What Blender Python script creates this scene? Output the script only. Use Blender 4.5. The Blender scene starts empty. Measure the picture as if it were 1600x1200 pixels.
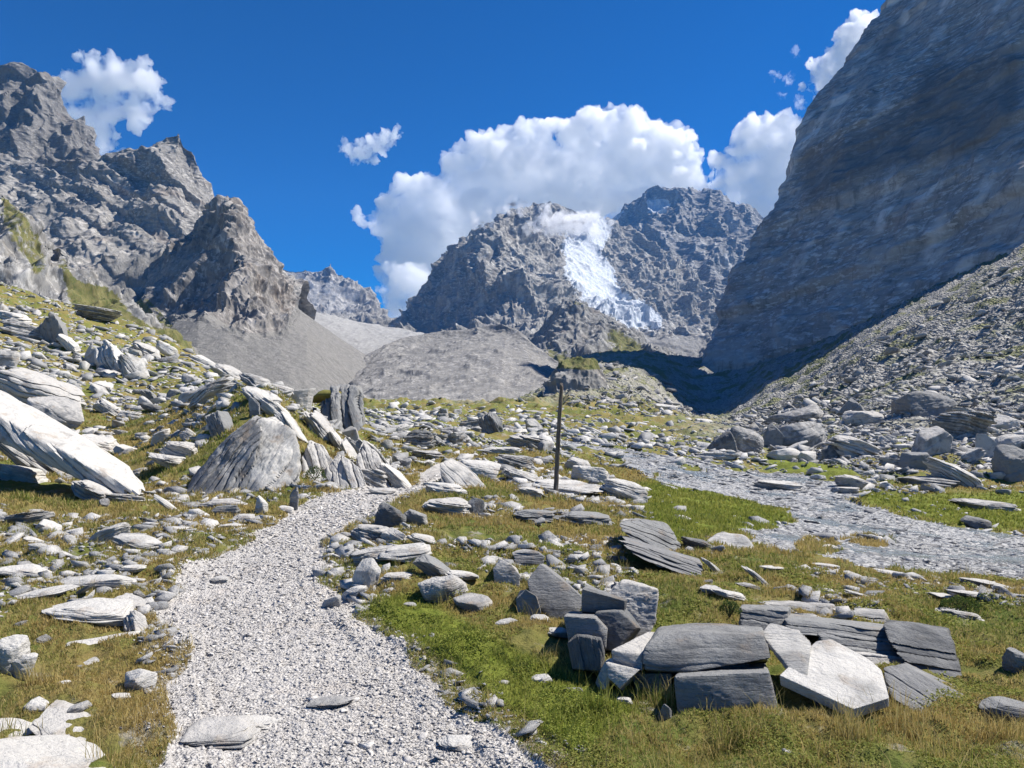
import bpy, bmesh, math, random
import numpy as np
from mathutils import Vector, Matrix, Euler

# ------------------------------------------------------------------ camera, sky, sun
S = bpy.context.scene
C = S.collection
F, HY, EYE = 1155.0, 640.0, 1.6          # focal length and horizon in photo pixels, eye height
cam = bpy.data.cameras.new('camera'); camo = bpy.data.objects.new('camera', cam); C.objects.link(camo)
camo.location = (0, 0, EYE); camo.rotation_euler = (math.pi/2, 0, 0)
cam.sensor_width = 36; cam.lens = 36*F/1600; cam.shift_y = 40/1600
cam.clip_start = 0.1; cam.clip_end = 60000
S.camera = camo
S.view_settings.view_transform = 'Standard'; S.view_settings.look = 'None'
S.view_settings.exposure = 0.70; S.view_settings.gamma = 1
S.cycles.use_denoising = True
S.cycles.max_bounces = 80; S.cycles.diffuse_bounces = 3; S.cycles.glossy_bounces = 2
S.cycles.transparent_max_bounces = 16; S.cycles.volume_bounces = 70
SUN_AZ, SUN_EL = 70.0, 51.0              # azimuth clockwise from +Y
w = bpy.data.worlds.new('World'); S.world = w; w.use_nodes = True
nt = w.node_tree; nt.nodes.clear()
sky = nt.nodes.new('ShaderNodeTexSky'); sky.sky_type = 'NISHITA'; sky.sun_disc = False
sky.sun_elevation = math.radians(SUN_EL); sky.sun_rotation = math.radians(SUN_AZ)
sky.altitude = 2400; sky.air_density = 1.0; sky.dust_density = 0.15; sky.ozone_density = 4.0
hs = nt.nodes.new('ShaderNodeHueSaturation'); hs.inputs['Saturation'].default_value = 1.95
hs.inputs['Hue'].default_value = 0.497
bg = nt.nodes.new('ShaderNodeBackground'); bg.inputs[1].default_value = 0.08
wo = nt.nodes.new('ShaderNodeOutputWorld')
nt.links.new(sky.outputs[0], hs.inputs['Color'])
v1 = nt.nodes.new('ShaderNodeVectorMath'); v1.operation = 'SCALE'; v1.inputs['Scale'].default_value = 1/6
gm = nt.nodes.new('ShaderNodeGamma'); gm.inputs[1].default_value = 1.24
v2 = nt.nodes.new('ShaderNodeVectorMath'); v2.operation = 'SCALE'; v2.inputs['Scale'].default_value = 6
nt.links.new(hs.outputs[0], v1.inputs[0]); nt.links.new(v1.outputs[0], gm.inputs[0]); nt.links.new(gm.outputs[0], v2.inputs[0]); nt.links.new(v2.outputs[0], bg.inputs[0]); nt.links.new(bg.outputs[0], wo.inputs[0])
sl = bpy.data.lights.new('sun', 'SUN'); sl.energy = 5.0; sl.angle = math.radians(0.55); sl.color = (1, 0.95, 0.87)
so = bpy.data.objects.new('sun', sl); C.objects.link(so)
a_, e_ = math.radians(SUN_AZ), math.radians(SUN_EL)
SUND = Vector((math.sin(a_)*math.cos(e_), math.cos(a_)*math.cos(e_), math.sin(e_)))
so.rotation_euler = SUND.to_track_quat('Z', 'Y').to_euler(); so.location = (50, 0, 100)

# ------------------------------------------------------------------ numeric helpers
_r = np.random.RandomState(7)
_perm = _r.permutation(256); _perm = np.concatenate([_perm]*3)
_g = _r.normal(size=(256, 3)); _g /= np.linalg.norm(_g, axis=1)[:, None]
def perlin(x, y, z):
    xi = np.floor(x).astype(np.int64); yi = np.floor(y).astype(np.int64); zi = np.floor(z).astype(np.int64)
    xf = x-xi; yf = y-yi; zf = z-zi; xi &= 255; yi &= 255; zi &= 255
    u = xf*xf*xf*(xf*(xf*6-15)+10); v = yf*yf*yf*(yf*(yf*6-15)+10); s = zf*zf*zf*(zf*(zf*6-15)+10)
    def gr(a, b, c):
        h = _perm[_perm[_perm[xi+a]+yi+b]+zi+c]; g = _g[h]
        return g[..., 0]*(xf-a)+g[..., 1]*(yf-b)+g[..., 2]*(zf-c)
    x00 = gr(0,0,0)*(1-u)+gr(1,0,0)*u; x10 = gr(0,1,0)*(1-u)+gr(1,1,0)*u
    x01 = gr(0,0,1)*(1-u)+gr(1,0,1)*u; x11 = gr(0,1,1)*(1-u)+gr(1,1,1)*u
    return ((x00*(1-v)+x10*v)*(1-s)+(x01*(1-v)+x11*v)*s)*1.5
def fbm(x, y, z, oct=5, gain=0.5, lac=2.03):
    a, t, n = 1.0, 0.0, 0.0
    for i in range(oct):
        t = t+a*perlin(x+i*17.3, y+i*5.1, z-i*9.7); n += a; a *= gain; x = x*lac; y = y*lac; z = z*lac
    return t/n
def ridged(x, y, z, oct=6, gain=0.55, lac=2.07):
    a, t, n, wgt = 1.0, 0.0, 0.0, 1.0
    for i in range(oct):
        s = (1-np.abs(perlin(x+i*13.7, y-i*7.9, z+i*3.3))*1.6)
        s = np.clip(s, 0, 1)**2*wgt; wgt = np.clip(s*1.6, 0, 1)
        t = t+a*s; n += a; a *= gain; x = x*lac; y = y*lac; z = z*lac
    return t/n
def sm(x, a, b):
    t = np.clip((x-a)/(b-a), 0, 1); return t*t*(3-2*t)
def inpoly(px, py, poly):
    inside = np.zeros(px.shape, bool); n = len(poly)
    for i in range(n):
        x1, y1 = poly[i]; x2, y2 = poly[(i+1) % n]
        if y1 == y2: continue
        c = ((y1 > py) != (y2 > py)) & (px < (x2-x1)*(py-y1)/(y2-y1)+x1); inside ^= c
    return inside
def P3(px, py, Y): return ((px-800)/F*Y, Y, EYE-(py-HY)/F*Y)

def mesh_obj(name, V, Fc, mat, parent=None, smooth=False, attrs=None, loc=None):
    me = bpy.data.meshes.new(name)
    V = np.asarray(V, np.float32); Fc = np.asarray(Fc, np.int32)
    k = Fc.shape[1]
    me.vertices.add(len(V)); me.vertices.foreach_set('co', V.ravel())
    me.loops.add(Fc.size); me.loops.foreach_set('vertex_index', Fc.ravel())
    me.polygons.add(len(Fc)); me.polygons.foreach_set('loop_start', np.arange(0, Fc.size, k, dtype=np.int32))
    me.polygons.foreach_set('loop_total', np.full(len(Fc), k, np.int32))
    if smooth: me.polygons.foreach_set('use_smooth', np.ones(len(Fc), bool))
    me.update(calc_edges=True)
    for an, av in (attrs or {}).items():
        at = me.attributes.new(an, 'FLOAT', 'POINT'); at.data.foreach_set('value', np.asarray(av, np.float32).ravel())
    if mat: me.materials.append(mat)
    o = bpy.data.objects.new(name, me); C.objects.link(o)
    if parent: o.parent = parent
    if loc is not None: o.location = loc
    return o
def tag(o, label=None, cat=None, group=None, kind=None):
    if label: o['label'] = label
    if cat: o['category'] = cat
    if group: o['group'] = group
    if kind: o['kind'] = kind
    return o
def gridfaces(nr, nc):
    i = np.arange(nr-1)[:, None]*nc+np.arange(nc-1)[None, :]
    return np.stack([i, i+1, i+nc+1, i+nc], -1).reshape(-1, 4)

# ------------------------------------------------------------------ materials
class M:
    def __init__(s, name, rough=0.9, spec=0.25):
        s.m = bpy.data.materials.new(name); s.m.use_nodes = True; s.t = s.m.node_tree; s.t.nodes.clear()
        s.out = s.t.nodes.new('ShaderNodeOutputMaterial'); s.b = s.t.nodes.new('ShaderNodeBsdfPrincipled')
        s.b.inputs['Roughness'].default_value = rough; s.b.inputs['Specular IOR Level'].default_value = spec
        s.t.links.new(s.b.outputs[0], s.out.inputs[0]); s.tc = s.t.nodes.new('ShaderNodeTexCoord')
    def n(s, typ, **kw):
        x = s.t.nodes.new(typ)
        for k, v in kw.items():
            if hasattr(x, k): setattr(x, k, v)
        return x
    def put(s, sock, v):
        if isinstance(v, bpy.types.NodeSocket): s.t.links.new(v, sock)
        elif isinstance(v, (tuple, list)) and len(v) == 3 and sock.type == 'RGBA': sock.default_value = (*v, 1)
        else: sock.default_value = v
    def coord(s, scale=(1, 1, 1), kind='Object', rot=(0, 0, 0)):
        mp = s.n('ShaderNodeMapping'); s.t.links.new(s.tc.outputs[kind], mp.inputs[0])
        mp.inputs['Scale'].default_value = scale; mp.inputs['Rotation'].default_value = rot
        return mp.outputs[0]
    def noise(s, vec, scale, detail=6, rough=0.6, dist=0.0):
        x = s.n('ShaderNodeTexNoise'); s.put(x.inputs['Vector'], vec); x.inputs['Scale'].default_value = scale
        x.inputs['Detail'].default_value = detail; x.inputs['Roughness'].default_value = rough; x.inputs['Distortion'].default_value = dist
        return x.outputs[0]
    def ridge(s, vec, scale, detail=6, rough=.6):
        x = s.n('ShaderNodeTexNoise'); x.noise_type = 'RIDGED_MULTIFRACTAL'; s.put(x.inputs['Vector'], vec); x.inputs['Scale'].default_value = scale
        x.inputs['Detail'].default_value = detail; x.inputs['Roughness'].default_value = rough; x.normalize = True
        return x.outputs[0]
    def voro(s, vec, scale, feature='F1', out=0):
        x = s.n('ShaderNodeTexVoronoi'); x.feature = feature; s.put(x.inputs['Vector'], vec); x.inputs['Scale'].default_value = scale
        return x.outputs[out]
    def ramp(s, fac, a, b, lo=0.0, hi=1.0):
        x = s.n('ShaderNodeMapRange'); x.interpolation_type = 'SMOOTHSTEP'; s.put(x.inputs[0], fac)
        x.inputs[1].default_value = a; x.inputs[2].default_value = b; x.inputs[3].default_value = lo; x.inputs[4].default_value = hi
        return x.outputs[0]
    def mix(s, fac, a, b, mode='MIX'):
        x = s.n('ShaderNodeMix'); x.data_type = 'RGBA'; x.blend_type = mode
        s.put(x.inputs[0], fac); s.put(x.inputs[6], a); s.put(x.inputs[7], b); return x.outputs[2]
    def math(s, op, a, b=0.0, c=0.0):
        x = s.n('ShaderNodeMath'); x.operation = op; s.put(x.inputs[0], a); s.put(x.inputs[1], b); s.put(x.inputs[2], c); return x.outputs[0]
    def attr(s, name):
        x = s.n('ShaderNodeAttribute'); x.attribute_name = name; return x.outputs['Fac']
    def bump(s, h, dist, strength=1.0, prev=None):
        x = s.n('ShaderNodeBump'); s.put(x.inputs['Height'], h); x.inputs['Distance'].default_value = dist
        x.inputs['Strength'].default_value = strength
        if prev is not None: s.put(x.inputs['Normal'], prev)
        return x.outputs[0]
    def fin(s, col, nrm=None, rough=None):
        s.put(s.b.inputs['Base Color'], col)
        if nrm is not None: s.put(s.b.inputs['Normal'], nrm)
        if rough is not None: s.put(s.b.inputs['Roughness'], rough)
        return s.m

def rock_material(name, light, dark, lam=26.0, scale=1.0, warm=(0.30, 0.22, 0.15), lamrot=(0, 0, 0), thr=.45):
    m = M(name, 0.88, 0.25)
    c = m.coord((scale,)*3); cl = m.coord((scale, scale, scale*lam), rot=lamrot)
    big = m.noise(c, 2.2, 5, 0.62, 0.4); fine = m.noise(c, 19, 8, 0.72); lamn = m.noise(cl, 1.5, 7, 0.65, 0.6)
    tint = m.attr('tint')
    col = m.mix(m.ramp(m.math('ADD', big, m.math('MULTIPLY', tint, 0.5)), thr, thr+.28), light, dark)
    gate = m.ramp(m.noise(c, 1.7, 4, .6), .42, .62, .15, 1)
    col = m.mix(m.math('MULTIPLY', gate, m.ramp(lamn, 0.52, 0.68, 0, 0.5)), col, tuple(v*0.42 for v in dark))
    col = m.mix(m.ramp(fine, 0.55, 0.75, 0, 0.6), col, tuple(v*0.6 for v in dark))
    col = m.mix(m.ramp(m.noise(c, 3.1, 6, 0.6), 0.56, 0.7, 0, 0.5), col, warm)
    lich = m.ramp(m.noise(c, 34, 3, 0.5), 0.64, 0.7, 0, 0.5)
    col = m.mix(m.math('MULTIPLY', lich, m.ramp(m.noise(c, 2.9, 3), 0.5, 0.65)), col, (0.17, 0.17, 0.12))
    b = m.bump(lamn, 0.03/scale, 0.8); b = m.bump(fine, 0.014/scale, 0.8, b)
    b = m.bump(big, 0.06/scale, 0.5, b); b = m.bump(m.noise(m.coord((scale, scale, scale*4)), 6, 6, .7), 0.05/scale, 0.8, b)
    return m.fin(col, b)
MAT = {}
MAT['rock'] = rock_material('weathered schist', (0.48, 0.46, 0.43), (0.21, 0.21, 0.21))
MAT['rock_dark'] = rock_material('shade-darkened slate', (0.25, 0.25, 0.245), (0.12, 0.122, 0.125), lam=20)  # albedo lowered to paint in the shade on the block fronts
MAT['rock_white'] = rock_material('bleached limestone', (0.54, 0.52, 0.485), (0.31, 0.305, 0.295), lam=14, thr=.50)
MAT['rock_big'] = rock_material('layered outcrop rock', (0.54, 0.52, 0.48), (0.27, 0.27, 0.265), lam=14, scale=0.45)
# ------------------------------------------------------------------ terrain height
TY = [0.6, 3.3, 5, 7, 10, 14, 17, 22, 30, 45, 70, 110, 160, 250, 400, 700]
TX = [-900, -300, 0, 200, 400, 500, 600, 700, 800, 900, 1000, 1100, 1200, 1400, 1600, 2000, 2900]
# photo row of the ground for every column px at every distance (turned into metres of height just below)
TB = {
 -900:[0, 1190, 985, 860, 770, 690, 640, 560, 470, 380, 300, 260, 260, 280, 300, 330],
 -300:[0, 1195, 1000, 885, 795, 735, 695, 640, 570, 490, 400, 380, 400, 420, 450, 480],
 0:   [0, 1200, 1008, 898, 815, 765, 735, 690, 620, 540, 452, 462, 480, 500, 520, 545],
 200: [0, 1200, 1010, 903, 823, 774, 748, 705, 655, 590, 515, 512, 520, 540, 560, 580],
 400: [0, 1200, 1010, 904, 825, 772, 690, 606, 606, 606, 600, 606, 615, 625, 625, 625],
 500: [0, 1200, 1010, 904, 825, 772, 732, 668, 656, 650, 640, 636, 632, 634, 630, 630],
 600: [0, 1200, 1010, 904, 825, 772, 752, 728, 690, 664, 648, 637, 634, 634, 630, 630],
 700: [0, 1200, 1010, 904, 825, 775, 756, 732, 700, 670, 652, 639, 634, 634, 630, 630],
 800: [0, 1200, 1010, 905, 830, 780, 762, 738, 706, 676, 656, 641, 634, 632, 626, 620],
 900: [0, 1199, 1012, 910, 838, 790, 772, 748, 718, 688, 665, 646, 635, 610, 582, 560],
 1000:[0, 1198, 1013, 915, 845, 800, 782, 758, 728, 700, 674, 650, 638, 622, 588, 548],
 1100:[0, 1198, 1014, 920, 855, 816, 800, 774, 741, 708, 679, 661, 658, 656, 652, 556],
 1200:[0, 1198, 1015, 925, 866, 832, 818, 790, 754, 715, 684, 664, 656, 640, 600, 530],
 1400:[0, 1200, 1018, 935, 884, 856, 838, 802, 756, 706, 664, 616, 582, 528, 486, 450],
 1600:[0, 1200, 1020, 940, 896, 874, 856, 816, 764, 704, 640, 572, 516, 436, 372, 335],
 2000:[0, 1205, 1020, 945, 905, 885, 866, 826, 764, 690, 600, 500, 420, 312, 230, 180],
 2900:[0, 1210, 1020, 945, 905, 885, 866, 816, 734, 630, 500, 350, 240, 100, 20, -30]}
_LY = np.log(np.array(TY)); _TX = np.array(TX, float)
_TZ = np.array([[(EYE-(TB[x][j]-HY)/F*TY[j]) if j else 0.0 for j in range(len(TY))] for x in TX])
def _cub(a, b, c, d, t):
    return b+0.5*t*(c-a+t*(2*a-5*b+4*c-d+t*(3*(b-c)+d-a)))
# heights scaled by distance so that the interpolation stays even near and far
_TS = _TZ/np.array(TY)[None, :]
_TS[:, 0] = 0
def base_z(x, y):
    y = np.maximum(y, 0.6); px = np.clip(800+F*x/y, -899, 2899); ly = np.clip(np.log(y), _LY[0], _LY[-1]-1e-6)
    i = np.clip(np.searchsorted(_TX, px, 'right')-1, 0, len(TX)-2); j = np.clip(np.searchsorted(_LY, ly, 'right')-1, 0, len(TY)-2)
    u = (px-_TX[i])/(_TX[i+1]-_TX[i]); v = (ly-_LY[j])/(_LY[j+1]-_LY[j])
    ii = [np.clip(i+k, 0, len(TX)-1) for k in (-1, 0, 1, 2)]; jj = [np.clip(j+k, 0, len(TY)-1) for k in (-1, 0, 1, 2)]
    r = [_cub(*[_TS[a, b] for b in jj], v) for a in ii]
    return _cub(*r, u)*y
PATH = [(255, 1400), (268, 1200), (262, 1100), (262, 1000), (268, 930), (300, 882), (372, 846), (440, 805), (480, 778), (530, 762), (600, 756),
        (650, 752), (628, 778), (560, 815), (518, 842), (503, 868), (506, 900), (536, 940), (595, 980), (680, 1050), (770, 1128), (865, 1205), (1080, 1400)]
PATH2 = [(628, 778), (650, 752), (655, 735), (690, 716), (725, 708), (770, 705), (765, 720), (735, 732), (700, 745), (665, 765)]
RIVER = [(860, 686), (940, 700), (1050, 712), (1150, 732), (1250, 743), (1330, 760), (1345, 785), (1400, 802), (1480, 820), (1600, 838), (2300, 880),
         (2300, 1000), (1600, 916), (1500, 893), (1420, 884), (1330, 872), (1260, 862), (1180, 850), (1110, 838), (1170, 834), (1238, 820), (1228, 797), (1120, 770), (1010, 742), (950, 713), (860, 696)]
ISLES = [[(1236, 848), (1262, 842), (1300, 846), (1318, 858), (1290, 866), (1250, 862)], [(1318, 842), (1350, 835), (1392, 838), (1400, 848), (1360, 854)], [(1050, 722), (1090, 728), (1110, 738), (1075, 734)]]
def masks(x, y, jit=1.0):
    """path and river masks of ground points"""
    z = base_z(x, y); px = 800+F*x/y; py = HY+F*(EYE-z)/y
    j1 = fbm(x*1.1, y*1.1, 0*x, 4)*0.35*F/y*jit; j2 = fbm(x*1.1+50, y*1.1, 0*x, 4)*0.12*F/y*jit
    pa = (inpoly(px+j1, py+j2, PATH) | inpoly(px+j1*.5, py+j2*.5, PATH2)) & (y < 26)
    j1 = fbm(x*.35, y*.35, 0*x+9, 4)*0.9*F/y*jit; j2 = fbm(x*.35+50, y*.35, 0*x, 4)*0.35*F/y*jit
    ri = inpoly(px+j1, py+j2, RIVER) & (y > 9) & (y < 80)
    for q in ISLES: ri &= ~inpoly(px+j1*.3, py+j2*.3, q)
    return pa, ri
def soft_path(x, y):
    r = 0
    for dx, dy in ((0, 0), (.25, 0), (-.25, 0), (0, .35), (0, -.35)):
        z = base_z(x+dx, y+dy); yy = np.maximum(y+dy, .5); r = r+inpoly(800+F*(x+dx)/yy, HY+F*(EYE-z)/yy, PATH)*(y < 26)
    return r/5.0
def ground_z(x, y, pm=None, rm=None):
    z = base_z(x, y); o = 0*x
    if pm is None: pm = soft_path(x, y); _, rm = masks(x, y)
    far = sm(y, 12, 60); rm = rm.astype(float)
    side = np.clip(1.2-pm*1.15, 0.04, 1)
    z = z+fbm(x*.9, y*.9, o, 4)*0.17*side*(1-rm*.7)
    z = z+fbm(x*3.3, y*3.3, o+4, 4)*0.085*side*(1-rm*.6)
    z = z+fbm(x*.22, y*.22, o+8, 5)*(0.9+.8*sm(y, 40, 90))*sm(y, 13, 40)*(1-rm)*np.clip(1-sm(y, 250, 600)*.0, 0, 1)
    z = z+(ridged(x*.06, y*.06, o+2, 6)-.45)*4.0*sm(y, 60, 180)
    z = z+fbm(x*14, y*14, o+1, 2)*0.02*(1-far)
    z = z-0.05*pm
    return z
def hit(px, py):
    """first ground point seen at a photo position"""
    Ys = np.exp(np.linspace(math.log(2.2), math.log(650), 900)); x = (px-800)/F*Ys
    g = HY+F*(EYE-base_z(x, Ys))/Ys
    k = np.argmax(g <= py)
    if g[k] > py: return None
    return float(Ys[k])

# ------------------------------------------------------------------ ground, path and river bed from one fan of vertices
LUSH = [[(1000, 752), (1060, 757), (1140, 775), (1230, 795), (1242, 818), (1180, 836), (1120, 838), (1040, 850), (1000, 800)],
        [(1345, 768), (1420, 772), (1600, 770), (1900, 780), (1900, 850), (1600, 832), (1480, 822), (1400, 802), (1345, 785)],
        [(1195, 712), (1340, 722), (1330, 752), (1250, 742), (1190, 730)], 
        [(640, 1000), (560, 950), (640, 925), (760, 990), (900, 1060), (1000, 1110), (900, 1180)]]
def lush(x, y, z):
    px = 800+F*x/y; py = HY+F*(EYE-z)/y; r = np.zeros_like(x)
    for p in LUSH:
        for dx, dy in ((0, 0), (12, 0), (-12, 0), (0, 4), (0, -4)): r += inpoly(px+dx, py+dy, p)*0.2
    return r
pcols = np.concatenate([np.linspace(-880, -80, 70, endpoint=False), np.linspace(-80, 1680, 760, endpoint=False), np.linspace(1680, 2880, 90)])
yrows = np.concatenate([np.linspace(0.7, 2.4, 12, endpoint=False), np.exp(np.linspace(math.log(2.4), math.log(690), 960))])
GX = (pcols[None, :]-800)/F*yrows[:, None]; GY = np.repeat(yrows[:, None], len(pcols), 1)
gpm = soft_path(GX, GY); ghard, grm = masks(GX, GY)
GZ = ground_z(GX, GY, gpm, grm)
glush = lush(GX, GY, GZ)
gstone = fbm(GX*.5, GY*.5, 0*GX+3, 5)
ff = gridfaces(*GX.shape)
V = np.stack([GX, GY, GZ], -1).reshape(-1, 3)
fm = ghard.reshape(-1)[ff].mean(1) > 0.5; fr = grm.reshape(-1)[ff].mean(1) > 0.5
pr = np.clip(gpm*1.0, 0, 1)
talus = sm((800+F*GX/GY)-1000-np.clip((60-GY)*8, 0, 999), 0, 260)*sm(GY, 40, 80) + sm(GY, 150, 260)*.75
def sub(name, sel, mat, **kw):
    f = ff[sel]; u, inv = np.unique(f, return_inverse=True)
    return mesh_obj(name, V[u], inv.reshape(-1, 4), mat, smooth=True, attrs={'lush': glush.reshape(-1)[u], 'talus': talus.reshape(-1)[u], 'edge': pr.reshape(-1)[u]})
# meadow soil and short turf
m = M('alpine turf', 0.95, 0.15)
c = m.coord()
n1 = m.noise(c, 0.55, 6, 0.65); n2 = m.noise(c, 5.0, 6, 0.7); n3 = m.noise(c, 30, 5, 0.75)
col = m.mix(m.ramp(n1, 0.42, 0.6), (0.115, 0.15, 0.03), (0.25, 0.185, 0.07))
col = m.mix(m.ramp(n2, 0.4, 0.62, 0, 0.8), col, (0.22, 0.20, 0.06))
col = m.mix(m.ramp(n3, 0.5, 0.7, 0, 0.6), col, (0.06, 0.07, 0.018))
col = m.mix(m.math('MULTIPLY', m.attr('lush'), 0.8), col, m.mix(m.ramp(n2, 0.3, 0.7), (0.13, 0.17, 0.02), (0.20, 0.23, 0.035)))
bare = m.ramp(m.math('ADD', m.noise(c, 1.4, 8, 0.75), m.math('MULTIPLY', m.attr('edge'), 0.25)), 0.56, 0.64, 0, 0.7)
col = m.mix(m.math('MULTIPLY', bare, m.math('SUBTRACT', 1.0, m.attr('lush'))), col, (0.34, 0.31, 0.27))
sc = m.mix(m.ramp(m.voro(c, 0.9, out=1), 0.3, 0.7), (0.25, 0.245, 0.235), (0.38, 0.37, 0.35))
sc = m.mix(m.ramp(m.noise(c, 0.055, 5, 0.6), 0.48, 0.60, 0, 0.9), sc, (0.17, 0.18, 0.08))
col = m.mix(m.attr('talus'), col, sc)
b = m.bump(n2, 0.08, 0.6); b = m.bump(n3, 0.03, 0.9, b)
b = m.bump(m.math('MULTIPLY', m.voro(c, 1.1), m.attr('talus')), 0.7, 1.0, b)
MAT['turf'] = m.fin(col, b)
m = M('crushed pale gravel', 0.92, 0.2); c = m.coord()
vc = m.voro(c, 55, out=1); vd = m.voro(c, 55)
col = m.mix(m.ramp(vc, 0.1, 0.9), (0.62, 0.59, 0.55), (0.44, 0.42, 0.40))
col = m.mix(m.ramp(m.noise(c, 2.0, 6, .7), 0.5, 0.7, 0, 0.4), col, (0.50, 0.43, 0.36))
b = m.bump(vd, 0.02, 0.9); b = m.bump(m.noise(c, 14, 6, .7), 0.04, 0.7, b)
MAT['gravel'] = m.fin(col, b)
m = M('wet river shingle', 0.55, 0.5); c = m.coord()
col = m.mix(m.ramp(m.voro(c, 7, out=1), 0.1, 0.9), (0.36, 0.355, 0.35), (0.19, 0.20, 0.215))
col = m.mix(m.ramp(m.noise(c, 1.2, 5, .6), 0.5, 0.68, 0, 0.6), col, (0.42, 0.41, 0.39))
b = m.bump(m.voro(c, 7), 0.09, 1.0); b = m.bump(m.noise(c, 22, 5, .7), 0.02, 0.8, b)
MAT['shingle'] = m.fin(col, b)
tag(sub('ground', ~(fm | fr), MAT['turf']), kind='structure')
tag(sub('path', fm, MAT['gravel']), kind='structure')
tag(sub('river_bed', fr & ~fm, MAT['shingle']), kind='structure')
# trampled strip under and behind the viewer, and the wide valley floor under everything
vf_x = np.concatenate([-np.geomspace(9000, 60, 40), np.linspace(-50, 50, 30), np.geomspace(60, 9000, 40)])
vf_y = np.concatenate([-np.geomspace(2500, 3, 30), np.linspace(-2, 0.9, 6), np.geomspace(3, 9000, 60)])
vx, vy = np.meshgrid(vf_x, vf_y)
vz = np.where(vy < 1.0, -0.02-0.02*np.abs(vx)*0, -6.0-0*vx)
vz = np.where((vy >= 0.85), base_z(vx, np.clip(vy, .9, 690))-1.5-0.02*vy-12*sm(vy, 100, 600), vz)
vz = np.where(vy > 400, np.minimum(vz, 40.0), vz)
vz = np.where(vy < 0.85, np.where(np.abs(vx) < 60, 0.0, 0.0)-0.012, vz)
tag(mesh_obj('valley_floor', np.stack([vx, vy, vz], -1).reshape(-1, 3), gridfaces(*vx.shape), MAT['turf'], smooth=True, attrs={'talus': sm(vy, 200, 400).ravel()}), kind='structure')
# ------------------------------------------------------------------ mountains
def catmull(R, n):
    R = np.asarray(R); k = len(R); t = np.linspace(0, k-1, n); i = np.clip(np.floor(t).astype(int), 0, k-2); f = (t-i)[:, None, None]
    g = lambda j: R[np.clip(j, 0, k-1)]
    return _cub(g(i-1), g(i), g(i+1), g(i+2), f)
def resample(row, n):
    r = np.array(row, float); d = np.abs(np.diff(r[:, 0]))+np.abs(np.diff(r[:, 2]))*0.25+np.abs(np.diff(r[:, 1]))*0.3+1e-3
    s = np.concatenate([[0], np.cumsum(d)]); s /= s[-1]; t = np.linspace(0, 1, n)
    return np.stack([np.interp(t, s, r[:, k]) for k in range(3)], -1)
def mountain(name, rows, nx, ny, mat, amp, L, zs=0.4, strata=(0, 20, 0), fine=(0.0, 5), back=(0.25, 0.8), attr=None, edge=0.3, seed=0, kind='structure', big=1.0, calm=(), rid=.42):
    R = [resample(r, nx) for r in rows]
    W = [np.stack([(r[:, 0]-800)/F*r[:, 2], r[:, 2], EYE-(r[:, 1]-HY)/F*r[:, 2]], -1) for r in R]
    H = max(20.0, float((W[0][:, 2]-W[-1][:, 2]).max())); nb = 0
    G = catmull(W, ny)
    if back:
        bk = []
        for d, h in ((back[1]*1.3, 1.2), (back[1], .75), (back[0], .12)):
            q = W[0].copy(); q[:, 1] += d*H; q[:, 0] *= 1+d*H/q[:, 1]*0.5; q[:, 2] -= h*H; bk.append(q)
        B = catmull(bk+[W[0]], max(8, ny//5))[:-1]; nb = len(B); G = np.concatenate([B, G], 0)
    du = np.gradient(G, axis=1); dv = np.gradient(G, axis=0); N = np.cross(dv, du); N /= np.linalg.norm(N, axis=-1)[..., None]+1e-9
    flip = np.sign((N[nb+5:].reshape(-1, 3)*np.array([0, -1, .6])).sum()) or 1; N = N*flip
    for _ in range(4):
        N[1:-1] = (N[:-2]+N[1:-1]*2+N[2:])/4; N[:, 1:-1] = (N[:, :-2]+N[:, 1:-1]*2+N[:, 2:])/4
    x, y, z = G[..., 0], G[..., 1], G[..., 2]; sd = seed*31.7
    v = np.concatenate([np.linspace(1, 0, nb, endpoint=False), np.linspace(0, 1, len(G)-nb)]) if nb else np.linspace(0, 1, len(G))
    fade = (edge+(1-edge)*sm(v, 0.0, 0.10))[:, None]
    wx = fbm(x/L*.8+sd, y/L*.8, z/L*.8, 3)*0.5
    r1 = ridged(x/L+wx+sd, y/L*.6, z/L*zs+wx*.5, 7, 0.55)-0.42
    r2 = (ridged(x/L*3.1+sd+wx, y/L*3, z/L*3.1*zs*1.3, 6, 0.6)-.42)*1.5+fbm(x/L*7+sd, y/L*7, z/L*5, 4)*.35
    D = amp*(big*r1*1.9*fade+r2*0.3*(0.6+0.4*fade))
    if strata[0]:
        s = (z+strata[2]*x+(strata[3] if len(strata) > 3 else 0)*y+fbm(x/L+9, y/L, z/L, 3)*strata[1]*0.8)/strata[1]
        k = np.floor(s); f = s-k; hsh = np.sin(k*12.9898+sd)*43758.5453; hsh -= np.floor(hsh)
        h2 = np.sin((k+1)*12.9898+sd)*43758.5453; h2 -= np.floor(h2)
        D = D+strata[0]*((hsh*(1-sm(f, .75, 1))+h2*sm(f, .75, 1))-.5)*(0.35+.65*fade)
    if fine[0]:
        D = D+.6*fine[0]*(ridged(x/fine[1]+sd, y/fine[1], z/fine[1]*.6, 5, .6)-.4)*(0.5+.5*fade)
    if calm:
        gx = 800+F*x/np.maximum(y, 1); gy = HY+F*(EYE-z)/np.maximum(y, 1)
        for poly, am in calm: D = D*(1-am*pm(gx, gy, poly, 10))
    Q = G+N*D[..., None]
    px = 800+F*Q[..., 0]/Q[..., 1]; py = HY+F*(EYE-Q[..., 2])/Q[..., 1]
    A = {k: np.zeros(px.shape) for k in ('grass', 'snow', 'scree', 'dark')}
    if attr: attr(A, px, py, Q, D)
    o = mesh_obj(name, Q.reshape(-1, 3), gridfaces(*px.shape)[:, ::-1] if flip > 0 else gridfaces(*px.shape), mat, smooth=True, attrs={k: a for k, a in A.items()})
    tag(o, kind=kind)
    return o
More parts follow.
